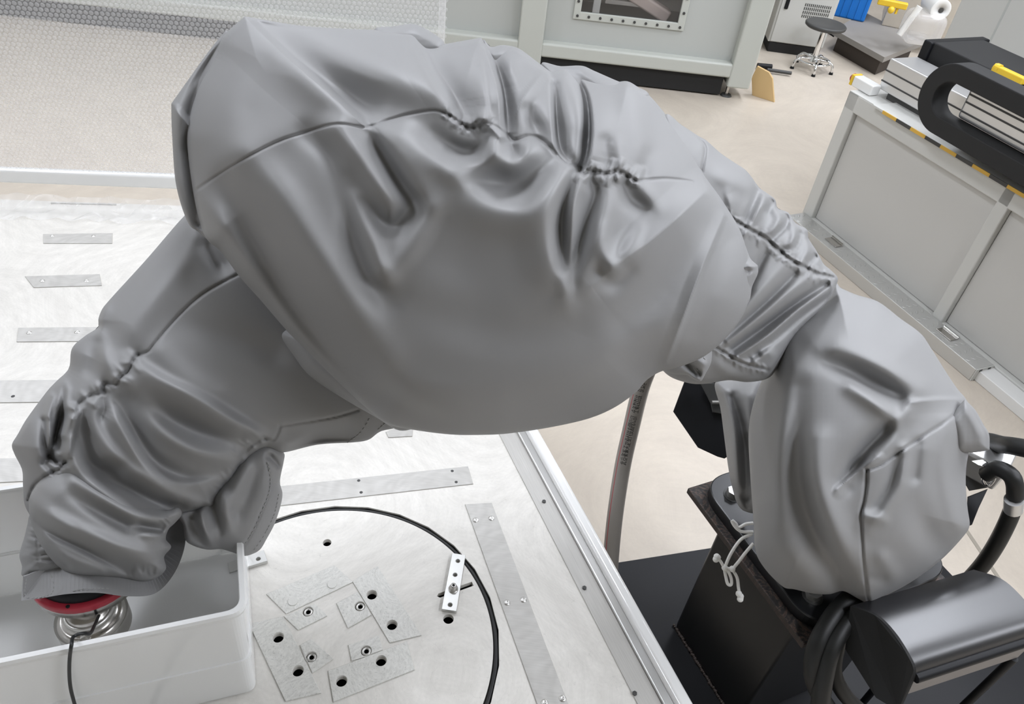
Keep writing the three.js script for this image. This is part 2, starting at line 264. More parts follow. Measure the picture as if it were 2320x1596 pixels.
// ---------------------------------------------------------------- large grey-green machine at the back
{
  const f0 = Yp(1228, 131, 0.17), f1 = Yp(1645, 178, 0.17), d = flat(f1.clone().sub(f0)), n = V(-d.z, 0, d.x); if (n.z < 0) n.negate();
  const Q = (x, y) => PLp(x, y, f0, n), at = f0.clone().setY(0), mc = thing('grey_machine', 'large grey-green machine with a bolted inspection window on levelling feet', 'machine', at, d);
  const X = (x, y) => Q(x, y).sub(at).dot(d), Hh = (x, y) => Q(x, y).y, zf = (q) => q;  // local: x along the front, y up, +z to the viewer
  const sg = Math.sign(n.clone().applyAxisAngle(UP, -mc.rotation.y).z), z = (a, b) => [sg * a, sg * b];
  const xr0 = X(1646, 200), xr1 = X(1697, 202), xl0 = X(1170, 130), xl1 = X(1226, 131), top = 2.3, hb = Hh(1400, 150), ht = Hh(1440, 122), left = X(100, 0) - 2.2;
  const post0 = Hh(1670, 201);
  box(mc, 'post', M.machine, [xr0, xr1], [post0, top], z(0, -0.2), 0.015); box(mc, 'post', M.machine, [xl0, xl1], [post0, top], z(0, -0.2), 0.015);
  box(mc, 'bottom_rail', M.machine, [xl1 - 0.01, xr0 + 0.01], [hb, ht], z(-0.005, -0.2), 0.02);
  box(mc, 'bottom_rail', M.machine, [left, xl0 + 0.01], [hb, ht], z(-0.005, -0.2), 0.02);
  const mid = left + 0.13; box(mc, 'post', M.machine, [mid - 0.12, mid + 0.12], [post0, top], z(0, -0.2), 0.015);
  const wx0 = X(1300, 42), wx1 = X(1550, 76), wy0 = Hh(1420, 62), wy1 = wy0 + 0.8;
  const zp = -0.1;
  const ps = new THREE.Shape(); ps.moveTo(xl1, ht - 0.02); ps.lineTo(xr0, ht - 0.02); ps.lineTo(xr0, top); ps.lineTo(xl1, top); ps.closePath(); const wh = new THREE.Path(); const fw = 0.05; wh.moveTo(wx0 + fw, wy0 + fw); wh.lineTo(wx0 + fw, wy1 - fw); wh.lineTo(wx1 - fw, wy1 - fw); wh.lineTo(wx1 - fw, wy0 + fw); wh.closePath(); ps.holes.push(wh);
  const pg = new THREE.ExtrudeGeometry(ps, { depth: 0.01, bevelEnabled: false }); pg.translate(0, 0, sg > 0 ? zp : -zp - 0.01); part('front_panel', pg, M.machine2, mc);
  box(mc, 'front_panel', M.machine2, [left, xl0], [ht - 0.02, top], z(zp, zp - 0.01), 0.002);
  const fs = new THREE.Shape(); fs.moveTo(wx0, wy0); fs.lineTo(wx1, wy0); fs.lineTo(wx1, wy1); fs.lineTo(wx0, wy1); fs.closePath(); fs.holes.push(new THREE.Path(wh.getPoints().map((p) => p.clone())));
  const fg = new THREE.ExtrudeGeometry(fs, { depth: 0.022, bevelEnabled: true, bevelThickness: 0.003, bevelSize: 0.003, bevelSegments: 1 }); fg.translate(0, 0, sg > 0 ? zp + 0.003 : -zp - 0.025); const wf = part('window_frame', fg, M.machine, mc);
  const scr = (x, y) => part('screw', cyl(0.011, 0.011, 0.008, 8).rotateX(Math.PI / 2), M.darkgrey, wf, V(x, y, sg * (zp + 0.03)));
  for (let i = 0; i < 10; i++) scr(wx0 + 0.03 + (wx1 - wx0 - 0.06) * i / 9, wy0 + 0.024); for (let i = 1; i < 7; i++) { scr(wx0 + 0.024, wy0 + 0.024 + i * 0.11); scr(wx1 - 0.024, wy0 + 0.024 + i * 0.11); }
  M.pane = new THREE.MeshPhysicalMaterial({ color: 0xffffff, roughness: 0.08, transmission: 1, thickness: 0 });
  box(mc, 'window_pane', M.pane, [wx0 + fw, wx1 - fw], [wy0 + fw, wy1 - fw], z(zp + 0.004, zp + 0.001), 0.0005);
  // inside: shelf, a bracket and a slanted beam, seen dimly
  box(mc, 'inner_back', M.concrete, [xl1, xr0], [ht, top], z(-0.62, -0.64)); box(mc, 'inner_floor', M.darkgrey, [xl1, xr0], [wy0 - 0.03, wy0 - 0.01], z(-0.12, -0.62));
  box(mc, 'inner_upright', M.lightgrey, [wx0 + 0.16, wx0 + 0.22], [wy0, wy1], z(-0.28, -0.33)); box(mc, 'inner_shelf', M.concrete, [wx0 + 0.25, wx0 + 0.6], [wy0 + 0.09, wy0 + 0.12], z(-0.25, -0.5)); box(mc, 'inner_shelf', M.lightgrey, [wx0 + 0.3, wx1], [wy0 + 0.36, wy0 + 0.44], z(-0.3, -0.5));
  { const b = box(mc, 'inner_beam', std(lin(0.42, 0.35, 0.32), 0.5), [-0.32, 0.32], [-0.05, 0.05], [-0.06, 0.06], 0.02); b.position.set((wx0 + wx1) / 2 + 0.05, wy0 + 0.16, sg * -0.3); b.rotation.z = -0.42; }
  { const c = part('inner_valve', cyl(0.04, 0.05, 0.09, 16), M.zinc, mc, V(wx0 + 0.38, wy0 + 0.27, sg * -0.27)); part('valve_cap', new THREE.SphereGeometry(0.035, 12, 8), M.zinc, c, V(0, 0.05, 0)); }
  box(mc, 'body', M.machine2, [left, xr1 - 0.01], [0.14, top], z(-0.66, -1.6), 0.01); box(mc, 'side_panel', M.machine2, [xr1 - 0.03, xr1 - 0.012], [post0 + 0.02, top], z(-0.15, -1.6), 0.005); box(mc, 'top_panel', M.machine2, [left, xr1], [top, top + 0.02], z(0, -1.6), 0.005);
  box(mc, 'underframe', M.blackmatt, [left, xr0 - 0.03], [0.012, hb + 0.02], z(-0.05, -1.5), 0.004);
  for (const x of [(xr0 + xr1) / 2, (xl0 + xl1) / 2, mid]) { const ft = part('foot', cyl(0.014, 0.014, post0, 10), M.steel, mc, V(x - 0.06, post0 / 2, sg * -0.08)); part('foot_pad', cyl(0.04, 0.05, 0.014, 16), M.darkgrey, ft, V(0, -post0 / 2 + 0.007, 0)); }
}

// ---------------------------------------------------------------- cloth: outlines blown up into real volumes, with folds
function outline(pts, n = 6) {                 // smooth closed outline; [x, y, 1] marks a sharp corner
  const out = [], N = pts.length;
  for (let i = 0; i < N; i++) {
    const p0 = pts[(i + N - 1) % N], p1 = pts[i], p2 = pts[(i + 1) % N], p3 = pts[(i + 2) % N];
    const m1 = p1[2] ? [(p2[0] - p1[0]), (p2[1] - p1[1])] : [(p2[0] - p0[0]) / 2, (p2[1] - p0[1]) / 2];
    const m2 = p2[2] ? [(p2[0] - p1[0]), (p2[1] - p1[1])] : [(p3[0] - p1[0]) / 2, (p3[1] - p1[1]) / 2];
    const L = Math.hypot(p2[0] - p1[0], p2[1] - p1[1]);
    for (const m of [m1, m2]) { const l = Math.hypot(m[0], m[1]); if (l > L * 1.1) { m[0] *= L * 1.1 / l; m[1] *= L * 1.1 / l; } }
    for (let k = 0; k < n; k++) {
      const t = k / n, t2 = t * t, t3 = t2 * t, a = 2 * t3 - 3 * t2 + 1, b = t3 - 2 * t2 + t, c = -2 * t3 + 3 * t2, d = t3 - t2;
      out.push([a * p1[0] + b * m1[0] + c * p2[0] + d * m2[0], a * p1[1] + b * m1[1] + c * p2[1] + d * m2[1]]);
    }
  }
  return out;
}
function sdist(poly, x, y) {
  let best = 1e9, inside = false;
  for (let i = 0, j = poly.length - 1; i < poly.length; j = i++) {
    const [xi, yi] = poly[i], [xj, yj] = poly[j], dx = xj - xi, dy = yj - yi;
    let t = ((x - xi) * dx + (y - yi) * dy) / (dx * dx + dy * dy + 1e-9); t = t < 0 ? 0 : t > 1 ? 1 : t;
    const ex = x - xi - t * dx, ey = y - yi - t * dy, d = ex * ex + ey * ey; if (d < best) best = d;
    if ((yi > y) !== (yj > y) && x < dx * (y - yi) / dy + xi) inside = !inside;
  }
  return (inside ? 1 : -1) * Math.sqrt(best);
}
// fold: p = [[x, y, height in px], ...], l / r = widths to the left / right of travel, t = tent (sharp) instead of soft
function addFold(grid, f) {
  const { x0, y0, c, nx, ny, dsp } = grid, P = f.p, wl = f.l ?? f.w ?? 20, wr = f.r ?? f.w ?? wl, R = Math.max(wl, wr) * (f.t ? 1 : 2.4);
  let a = 1e9, b = 1e9, A = -1e9, B = -1e9; for (const q of P) { a = Math.min(a, q[0]); b = Math.min(b, q[1]); A = Math.max(A, q[0]); B = Math.max(B, q[1]); }
  const i0 = Math.max(0, Math.floor((a - R - x0) / c)), i1 = Math.min(nx - 1, Math.ceil((A + R - x0) / c)), j0 = Math.max(0, Math.floor((b - R - y0) / c)), j1 = Math.min(ny - 1, Math.ceil((B + R - y0) / c));
  for (let j = j0; j <= j1; j++) for (let i = i0; i <= i1; i++) {
    const x = x0 + i * c, y = y0 + j * c; let bd = 1e9, amp = 0, side = 1, sv = 0;
    for (let k = 0; k < P.length - 1; k++) {
      const p = P[k], q = P[k + 1], dx = q[0] - p[0], dy = q[1] - p[1], L2 = dx * dx + dy * dy + 1e-9; let t = ((x - p[0]) * dx + (y - p[1]) * dy) / L2; t = t < 0 ? 0 : t > 1 ? 1 : t;
      const ex = x - p[0] - t * dx, ey = y - p[1] - t * dy, d = ex * ex + ey * ey;
      if (d < bd) { bd = d; amp = p[2] + (q[2] - p[2]) * t; sv = (k + t) / (P.length - 1); side = (ex * dy - ey * dx) / Math.sqrt(d * L2 + 1e-9); }
    }
    if (!f.g) amp *= f.t ? 1.5 : f.gt ? 1.2 : 1.75; const w = wr + (wl - wr) * (bd < 1e-6 ? 0.5 : sm(-1, 1, side)), q = Math.sqrt(bd) / w;
    if (f.t) { if (q < 1) { const s = 1 - q; dsp[j * nx + i] += amp * s * (0.35 + 0.65 * s) ; } } else if (q < 2.4) dsp[j * nx + i] += amp * Math.exp(-q * q);
  }
}
// smooth the outline of each fold path
function sp(p) { if (p.length < 3) return p; const out = []; for (let i = 0; i < p.length - 1; i++) { const a = p[Math.max(0, i - 1)], b = p[i], c = p[i + 1], d = p[Math.min(p.length - 1, i + 2)]; for (let k = 0; k < 4; k++) { const t = k / 4, t2 = t * t, t3 = t2 * t; out.push([0, 1, 2].map((m) => 0.5 * (2 * b[m] + (c[m] - a[m]) * t + (2 * a[m] - 5 * b[m] + 4 * c[m] - d[m]) * t2 + (3 * b[m] - a[m] - 3 * c[m] + d[m]) * t3))); } } out.push(p[p.length - 1]); return out; }
const fo = (w, ...a) => { const o = { p: null }; if (Array.isArray(w)) { o.l = w[0]; o.r = w[1]; if (w[2]) o.t = true; } else o.w = w; o.p = sp(a.map((q) => [q[0], q[1], q[2] ?? 0])); return o; };
// puckers across a gathered line: n short folds, up to la px to the left and lb to the right
function gather(line, n, la, lb, amp, w = 5) {
  const out = []; let L = 0; const seg = []; for (let i = 0; i < line.length - 1; i++) { const l = Math.hypot(line[i + 1][0] - line[i][0], line[i + 1][1] - line[i][1]); seg.push(l); L += l; }
  for (let k = 0; k < n; k++) {
    let s = (k + rnd(0.15, 0.85)) / n * L, i = 0; while (i < seg.length - 1 && s > seg[i]) s -= seg[i++];
    const a = line[i], b = line[i + 1], t = s / seg[i], x = a[0] + (b[0] - a[0]) * t, y = a[1] + (b[1] - a[1]) * t, dx = (b[0] - a[0]) / seg[i], dy = (b[1] - a[1]) / seg[i];
    const A = amp * rnd(0.7, 1.3), ja = rnd(-0.4, 0.4), jb = rnd(-0.4, 0.4);
    if (la) { const q = la * rnd(0.5, 1.1); out.push(fo(w * rnd(0.8, 1.3), [x + dy * 5, y - dx * 5, A * 0.7], [x + (dy + dx * ja) * q * 0.5, y + (-dx + dy * ja) * q * 0.5, A * 0.6], [x + (dy + dx * ja) * q, y + (-dx + dy * ja) * q, 0])); }
    if (lb) { const q = lb * rnd(0.5, 1.1); out.push(fo(w * rnd(0.8, 1.3), [x - dy * 5, y + dx * 5, A * 0.7], [x - (dy + dx * jb) * q * 0.5, y + (dx - dy * jb) * q * 0.5, A * 0.6], [x - (dy + dx * jb) * q, y + (dx - dy * jb) * q, 0])); }
  }
  for (const f of out) f.gt = 1;
  return out;
}
function bag(o) {
  const poly = outline(o.pts), c = o.c ?? 3; let a = 1e9, b = 1e9, A = -1e9, B = -1e9; for (const q of poly) { a = Math.min(a, q[0]); b = Math.min(b, q[1]); A = Math.max(A, q[0]); B = Math.max(B, q[1]); }
  const rimW = o.rim ?? 50, t0 = (() => { const [p, q, r] = o.t; const det = (q[0] - p[0]) * (r[1] - p[1]) - (r[0] - p[0]) * (q[1] - p[1]); const gx = ((q[2] - p[2]) * (r[1] - p[1]) - (r[2] - p[2]) * (q[1] - p[1])) / det, gy = ((q[0] - p[0]) * (r[2] - p[2]) - (r[0] - p[0]) * (q[2] - p[2])) / det; return (x, y) => p[2] + gx * (x - p[0]) + gy * (y - p[1]); })();
  // broad swelling: a membrane over a slightly larger outline, on a coarse grid
  const C = 12, X0 = a - 3 * C, Y0 = b - 3 * C, NX = Math.ceil((A - X0) / C) + 4, NY = Math.ceil((B - Y0) / C) + 4, u = new Float64Array(NX * NY), mk = new Uint8Array(NX * NY);
  for (let j = 1; j < NY - 1; j++) for (let i = 1; i < NX - 1; i++) if (sdist(poly, X0 + i * C, Y0 + j * C) > -16) mk[j * NX + i] = 1;
  for (let it = 0; it < 700; it++) for (let j = 1; j < NY - 1; j++) for (let i = 1; i < NX - 1; i++) { const k = j * NX + i; if (mk[k]) u[k] += 1.8 * ((u[k - 1] + u[k + 1] + u[k - NX] + u[k + NX] + 1) / 4 - u[k]); }
  let um = 0; for (const q of u) um = Math.max(um, q);
  const swell = (x, y) => { const fx = (x - X0) / C, fy = (y - Y0) / C, i = Math.floor(fx), j = Math.floor(fy), s = fx - i, t = fy - j, k = j * NX + i; return Math.sqrt(Math.max(0, ((u[k] * (1 - s) + u[k + 1] * s) * (1 - t) + (u[k + NX] * (1 - s) + u[k + NX + 1] * s) * t) / um)); };
  const rim = (d) => { const q = 1 - Math.min(1, Math.max(0, d / rimW)); return Math.sqrt(1 - q * q); };
  function skin(c, sgn, bulge, folds, group) {
    const x0 = a - c * 2, y0 = b - c * 2, nx = Math.ceil((A - x0) / c) + 3, ny = Math.ceil((B - y0) / c) + 3;
    const grid = { x0, y0, c, nx, ny, dsp: new Float32Array(nx * ny) };
    const sharp = grid.dsp, broad = new Float32Array(nx * ny); let tmp = new Float32Array(nx * ny);
    for (const f of folds) { grid.dsp = !f.g && !f.t && Math.min(f.l ?? f.w, f.r ?? f.w) >= 11 ? broad : sharp; addFold(grid, f); }
    grid.dsp = sharp; let cur = broad; const rd = Math.max(1, Math.round(4 / c));        // soft folds are rounded off a little where their paths bend
    for (let pass = 0; pass < 6; pass++) { const hz = pass % 2 === 0; for (let j = 0; j < ny; j++) for (let i = 0; i < nx; i++) { let q = 0, m = 0; for (let k = -rd; k <= rd; k++) { const I = hz ? i + k : i, J = hz ? j : j + k; if (I >= 0 && J >= 0 && I < nx && J < ny) { q += cur[J * nx + I]; m++; } } tmp[j * nx + i] = q / m; } [cur, tmp] = [tmp, cur]; }
    for (let k = 0; k < sharp.length; k++) sharp[k] += cur[k];
    const sd = new Float32Array(nx * ny); for (let j = 0; j < ny; j++) for (let i = 0; i < nx; i++) sd[j * nx + i] = sdist(poly, x0 + i * c, y0 + j * c);
    const vi = new Map(), pos = [], uv = [];
    const put = (x, y, d, ds) => {
      const px = t0(x, y) / F, h = d <= 0 ? 0 : bulge * swell(x, y) * rim(d) + ds * px * sm(0, o.fade ?? 14, d), p = D(x, y, t0(x, y) - sgn * h).sub(o.at ?? V(0, 0, 0));
      pos.push(p.x, p.y, p.z); uv.push(x * 0.001, y * 0.001); return pos.length / 3 - 1;
    };
    const node = (i, j) => { const k = j * nx + i; if (!vi.has(k)) vi.set(k, put(x0 + i * c, y0 + j * c, sd[k], grid.dsp[k])); return vi.get(k); };
    const edge = (i, j, I, J) => { const k = j * nx + i, K = J * nx + I, key = 1e7 + Math.min(k, K) * 2 + (j === J ? 0 : 1); if (!vi.has(key)) { const t = sd[k] / (sd[k] - sd[K]); vi.set(key, put(x0 + (i + (I - i) * t) * c, y0 + (j + (J - j) * t) * c, 0, 0)); } return vi.get(key); };
    const idx = {};
    for (let j = 0; j < ny - 1; j++) for (let i = 0; i < nx - 1; i++) {
      const cs = [[i, j], [i, j + 1], [i + 1, j + 1], [i + 1, j]], ring = [];
      let any = false; for (const [I, J] of cs) if (sd[J * nx + I] > 0) any = true; if (!any) continue;
      for (let k = 0; k < 4; k++) { const p = cs[k], q = cs[(k + 1) % 4], sp_ = sd[p[1] * nx + p[0]], sq = sd[q[1] * nx + q[0]]; if (sp_ > 0) ring.push(node(...p)); if (sp_ > 0 !== sq > 0) ring.push(edge(...p, ...q)); }
      const g = group ? group(x0 + (i + 0.5) * c, y0 + (j + 0.5) * c) : 0, L = idx[g] ??= [];
      for (let k = 1; k < ring.length - 1; k++) sgn > 0 ? L.push(ring[0], ring[k], ring[k + 1]) : L.push(ring[0], ring[k + 1], ring[k]);
    }
    const all = new THREE.BufferGeometry(); all.setAttribute('position', new THREE.Float32BufferAttribute(pos, 3)); all.setIndex(Object.values(idx).reduce((s, l) => { for (const q of l) s.push(q); return s; }, []));
    all.computeVertexNormals(); const nr = all.attributes.normal.array, res = {};
    for (const g in idx) { const map = new Map(), P = [], N = [], U = [], I = []; for (const q of idx[g]) { if (!map.has(q)) { map.set(q, P.length / 3); P.push(pos[q * 3], pos[q * 3 + 1], pos[q * 3 + 2]); N.push(nr[q * 3], nr[q * 3 + 1], nr[q * 3 + 2]); U.push(uv[q * 2], uv[q * 2 + 1]); } I.push(map.get(q)); } const G = new THREE.BufferGeometry(); G.setAttribute('position', new THREE.Float32BufferAttribute(P, 3)); G.setAttribute('normal', new THREE.Float32BufferAttribute(N, 3)); G.setAttribute('uv', new THREE.Float32BufferAttribute(U, 2)); G.setIndex(I); res[g] = G; }
    return { res, surf: (x, y) => { const i = Math.round((x - x0) / c), j = Math.round((y - y0) / c), k = j * nx + i, d = sdist(poly, x, y), px = t0(x, y) / F; return D(x, y, t0(x, y) - (d <= 0 ? 0 : bulge * swell(x, y) * rim(d) + grid.dsp[k] * px * sm(0, o.fade ?? 14, d)) - 0.0015); } };
  }
  const front = skin(c, 1, o.front, o.folds ?? [], o.group), back = skin(c * 3, -1, o.back ?? o.front * 0.7, [], null);
  for (const g in front.res) {
    const nm = o.names ? o.names[g] : o.name; let G = front.res[g];
    if (g === '0') G = mergeGeometries([G, back.res[0]]);
    part(nm, G, o.mat ?? M.cover, o.parent);
  }
  return front.surf;
}
// stitches: short dashes of thread lying on a surface along a line
function stitches(parent, surf, line, at, step = 9, r = 0.0011, len = 0.6) {
  const gs = [], P = sp(line.map((q) => [q[0], q[1], 0]));
  let carry = 0; for (let i = 0; i < P.length - 1; i++) { const p = P[i], q = P[i + 1], l = Math.hypot(q[0] - p[0], q[1] - p[1]); let s = carry; while (s + step * len < l) { const A = surf(p[0] + (q[0] - p[0]) * s / l, p[1] + (q[1] - p[1]) * s / l), B = surf(p[0] + (q[0] - p[0]) * (s + step * len) / l, p[1] + (q[1] - p[1]) * (s + step * len) / l); gs.push(shift(rod(A, B, r, 5), at)); s += step; } carry = Math.max(0, s - l); }
  if (gs.length) { const m = part('stitching', mergeGeometries(gs), M.thread, parent); m.userData = { kind: 'stuff' }; }
}
const coverAt = Yp(1700, 1250, 0.66);
const cover = thing('robot_cover', 'grey fabric protective cover bagged over the whole robot arm', 'robot cover', coverAt);
const CV = (o) => bag({ ...o, parent: cover, at: coverAt });
const groove = (w, d, line) => ({ g: 1, l: w, r: w, p: sp(line.map((q) => [q[0], q[1], q[2] ?? -d])) });
const tone = (pts) => pts;
// --- elbow bag: narrow end panel on the left, top panel above the seam, front panel below it
const seamMain = [[438, 435], [520, 380], [620, 325], [700, 297], [765, 281], [828, 288], [880, 272], [930, 258], [985, 250], [1020, 262], [1062, 290], [1085, 275], [1110, 282], [1140, 300], [1165, 318], [1200, 308], [1235, 322], [1280, 370], [1310, 378], [1320, 395], [1345, 388], [1375, 395], [1400, 388], [1440, 410], [1500, 405], [1545, 408], [1570, 412]];
const seamY = (x) => { for (let i = 0; i < seamMain.length - 1; i++) if (x <= seamMain[i + 1][0]) { const p = seamMain[i], q = seamMain[i + 1]; return p[1] + (q[1] - p[1]) * (x - p[0]) / (q[0] - p[0]); } return 412 + (x - 1570) * 1.4; };
const T_MAIN = [[500, 500, 1.47], [1600, 500, 1.53], [1000, 950, 1.5]];
CV({ name: 'end_panel', t: [[400, 300, 1.485], [520, 100, 1.485], [460, 520, 1.485]], c: 3, front: 0.05, back: 0.09, rim: 26,
  pts: [[512, 68, 1], [470, 120], [388, 235, 1], [389, 290], [396, 400], [406, 450], [420, 492], [432, 514], [448, 524], [468, 542, 1], [560, 560], [600, 300], [580, 120]],
  folds: [fo([14, 60, 1], [390, 238, 8], [410, 262, 14], [428, 285, 14]), fo(16, [500, 85, -10], [455, 180, -18], [432, 265, -22], [430, 360, -22], [440, 440, -22], [452, 510, -16])] });
const mainFolds = [
  // top panel
  fo([14, 90, 1], [556, 40, 14], [650, 130, 28], [740, 207, 28], [828, 288, 12]),
  fo([40, 22], [600, 64, -12], [700, 146, -24], [800, 224, -28], [868, 270, -14]),
  fo([50, 55], [650, 66, 4], [760, 112, 16], [860, 146, 24], [960, 196, 26], [1035, 262, 10]),
  fo(30, [800, 75, 6], [880, 95, 8], [930, 110, 6]),
  fo([14, 55, 1], [936, 75, 14], [965, 140, 16], [1008, 205, 12], [1035, 250, 4]),
  fo([34, 11], [946, 88, -16], [982, 162, -32], [1028, 228, -28], [1055, 272, -10]),
  fo([6, 70], [1091, 87, 16], [1108, 140, 26], [1128, 215, 24], [1133, 285, 10]),
  fo([6, 26], [1090, 150, 4], [1096, 190, 8], [1104, 270, 8]),
  fo([18, 7], [1122, 135, -14], [1141, 200, -40], [1149, 262, -36], [1152, 300, -14]),
  fo([7, 55], [1232, 158, 8], [1246, 190, 16], [1248, 250, 16], [1250, 318, 10]),
  fo([30, 14, 1], [1228, 166, 6], [1190, 215, 12], [1168, 262, 10], [1160, 305, 4]),
  fo(18, [1196, 250, -12], [1212, 285, -18], [1224, 308, -12]),
  fo(18, [1150, 135, 8], [1190, 128, 10], [1220, 150, 8]),
  fo([16, 30], [1275, 175, 10], [1300, 215, 14], [1315, 280, 12], [1310, 350, 6]),
  fo([16, 7], [1254, 195, -14], [1260, 270, -26], [1270, 335, -22], [1296, 368, -10]),
  fo([5, 12], [1302, 172, -6], [1328, 215, -22], [1336, 280, -34], [1330, 350, -30], [1318, 385, -16]),
  fo([75, 6], [1320, 172, 4], [1338, 222, 18], [1344, 290, 22], [1338, 350, 18], [1325, 384, 6]),
  fo(30, [1420, 195, 10], [1440, 250, 10], [1450, 320, 8], [1440, 380, 4]),
  fo(16, [1370, 320, -8], [1375, 365, -8]), fo(18, [1470, 350, -5], [1455, 395, -8]),
  fo(14, [1400, 330, 6], [1410, 370, 8], [1430, 400, 4]),
  fo(26, [600, 140, -3], [560, 240, -4]), fo(40, [480, 390, 3], [560, 330, 6], [640, 300, 4]),
  // the seam: a thin groove, deep where it is gathered
  groove(2.8, 6, seamMain.slice(0, 10)), groove(5, 10, [[1010, 257, -6], ...seamMain.slice(10, 24), [1450, 410, -6]]), groove(2.8, 6, seamMain.slice(23)),
  groove(20, 9, [[1020, 262, -4], [1062, 290], [1140, 300], [1200, 312], [1280, 370], [1345, 388], [1400, 390, -8], [1440, 410, -2]]),
  fo([20, 6], [1075, 282, 10], [1095, 272, 14], [1105, 280, 6]), fo(9, [1115, 290, 10], [1135, 310, 10]),
  ...gather([[1000, 255], [1062, 290], [1110, 282]], 7, 30, 22, 9, 6), ...gather([[1310, 380], [1345, 388], [1400, 390], [1450, 410]], 9, 34, 34, 13, 6),
  // front panel: long soft folds falling to the lower right on the left side
  fo([24, 34], [448, 440, 8], [505, 520, 18], [590, 645, 20], [690, 775, 18], [800, 890, 8]),
  fo([40, 26], [505, 415, -10], [572, 535, -20], [660, 680, -22], [760, 805, -20], [860, 895, -8]),
  fo([40, 40], [560, 345, 8], [640, 440, 18], [730, 585, 22], [800, 700, 20], [880, 800, 8]),
  fo([26, 22], [690, 305, -8], [735, 345, -10], [760, 400, -8], [780, 470, -10], [800, 545, -14], [835, 625, -12], [880, 690, -6]),
  fo([26, 30], [765, 290, 14], [815, 350, 20], [868, 425, 18], [900, 465, 6]),
  fo([12, 26], [832, 294, -10], [868, 350, -20], [915, 420, -22], [950, 462, -10]),
  fo([40, 30], [870, 285, 12], [930, 370, 16], [975, 450, 10]),
  fo([24, 22], [815, 450, 6], [838, 540, 16], [858, 605, 18], [872, 622, 10]),
  fo([18, 22], [800, 400, -4], [840, 470, -14], [880, 512, -18], [912, 492, -16], [930, 462, -8]),
  fo([22, 26], [872, 622, 4], [915, 580, 8], [950, 530, 10], [975, 480, 6]),
  fo([24, 34], [930, 305, 8], [972, 350, 18], [1032, 386, 22], [1085, 376, 20], [1125, 338, 16], [1146, 308, 8]),
  fo([16, 20], [985, 305, -6], [1035, 336, -16], [1078, 340, -16], [1098, 312, -6]),
  fo([18, 24], [1112, 300, 10], [1122, 345, 14], [1160, 370, 18], [1196, 348, 16], [1205, 318, 8]),
  fo(12, [1152, 318, -16], [1160, 340, -18], [1170, 348, -8]),
  fo([28, 60], [995, 395, 4], [1060, 434, 18], [1120, 470, 24], [1190, 476, 24], [1250, 430, 20], [1282, 380, 10]),
  fo(34, [1080, 405, -10], [1160, 422, -14], [1230, 384, -10]),
  fo([16, 60], [1290, 378, 12], [1256, 440, 22], [1241, 510, 24], [1250, 590, 24], [1278, 660, 8]),
  fo([14, 14], [1304, 395, -8], [1284, 440, -18], [1270, 510, -16], [1278, 600, -10]),
  fo([12, 16], [1316, 398, 12], [1300, 450, 18], [1296, 520, 16], [1290, 600, 10], [1282, 655, 4]),
  fo([18, 12], [1338, 412, -10], [1350, 440, -18], [1330, 510, -18], [1312, 570, -14], [1294, 640, -6]),
  fo([44, 24], [1366, 414, 12], [1362, 475, 20], [1344, 545, 22], [1318, 610, 16], [1286, 665, 6]),
  fo([16, 20], [1366, 520, 4], [1372, 570, 12], [1382, 606, 12]), fo([20, 16], [1395, 600, 10], [1430, 560, 12], [1450, 520, 6]), fo(22, [1360, 620, -8], [1390, 640, -8], [1420, 615, -6]),
  fo([18, 18], [1412, 420, -6], [1428, 450, -12], [1456, 466, -10]), fo(18, [1450, 415, 8], [1472, 448, 10], [1490, 470, 4]),
  fo([120, 60, 1], [1594, 438, 26], [1510, 515, 26], [1430, 580, 22], [1340, 648, 8]),
  fo([12, 26, 1], [1640, 490, 5], [1590, 610, 10], [1545, 730, 10], [1510, 820, 4]),
  fo(44, [1590, 520, -8], [1500, 650, -12], [1420, 730, -6]), fo(30, [1645, 545, -6], [1612, 645, -9], [1572, 745, -6]),
  fo(60, [930, 690, -6], [1050, 730, -10], [1170, 755, -8], [1300, 740, -4]), fo(70, [990, 560, -6], [1040, 600, -10], [1080, 640, -8]),
  fo(50, [880, 850, 5], [1000, 905, 9], [1120, 925, 5]), fo(22, [870, 885, -6], [940, 935, -10], [1020, 962, -4]),
];
const mainSurf = CV({ t: T_MAIN, c: 2.5, front: 0.24, back: 0.16, rim: 120, fade: 10, folds: mainFolds, names: ['front_panel', 'top_panel'], group: (x, y) => y < seamY(x) ? 1 : 0,
  pts: [[555, 37, 1], [640, 52], [700, 60], [780, 65], [860, 68], [935, 72, 1], [985, 95], [1003, 100], [1040, 94], [1090, 85, 1], [1100, 100], [1118, 118, 1], [1150, 106], [1176, 110], [1225, 146], [1248, 160, 1], [1280, 156], [1330, 176], [1390, 186], [1420, 184], [1442, 195], [1475, 220], [1520, 275], [1570, 345], [1600, 400], [1640, 460], [1678, 525], [1697, 595], [1700, 650], [1688, 705], [1650, 760], [1600, 805], [1540, 832], [1498, 842], [1465, 862], [1440, 890], [1390, 925], [1330, 950], [1240, 970], [1150, 983], [1090, 986], [1020, 985], [940, 975], [880, 962], [830, 925], [760, 860], [700, 800], [650, 750], [590, 680], [545, 630], [500, 570], [467, 540], [449, 490], [437, 432], [426, 350], [424, 292], [448, 205], [488, 130], [506, 82]] });
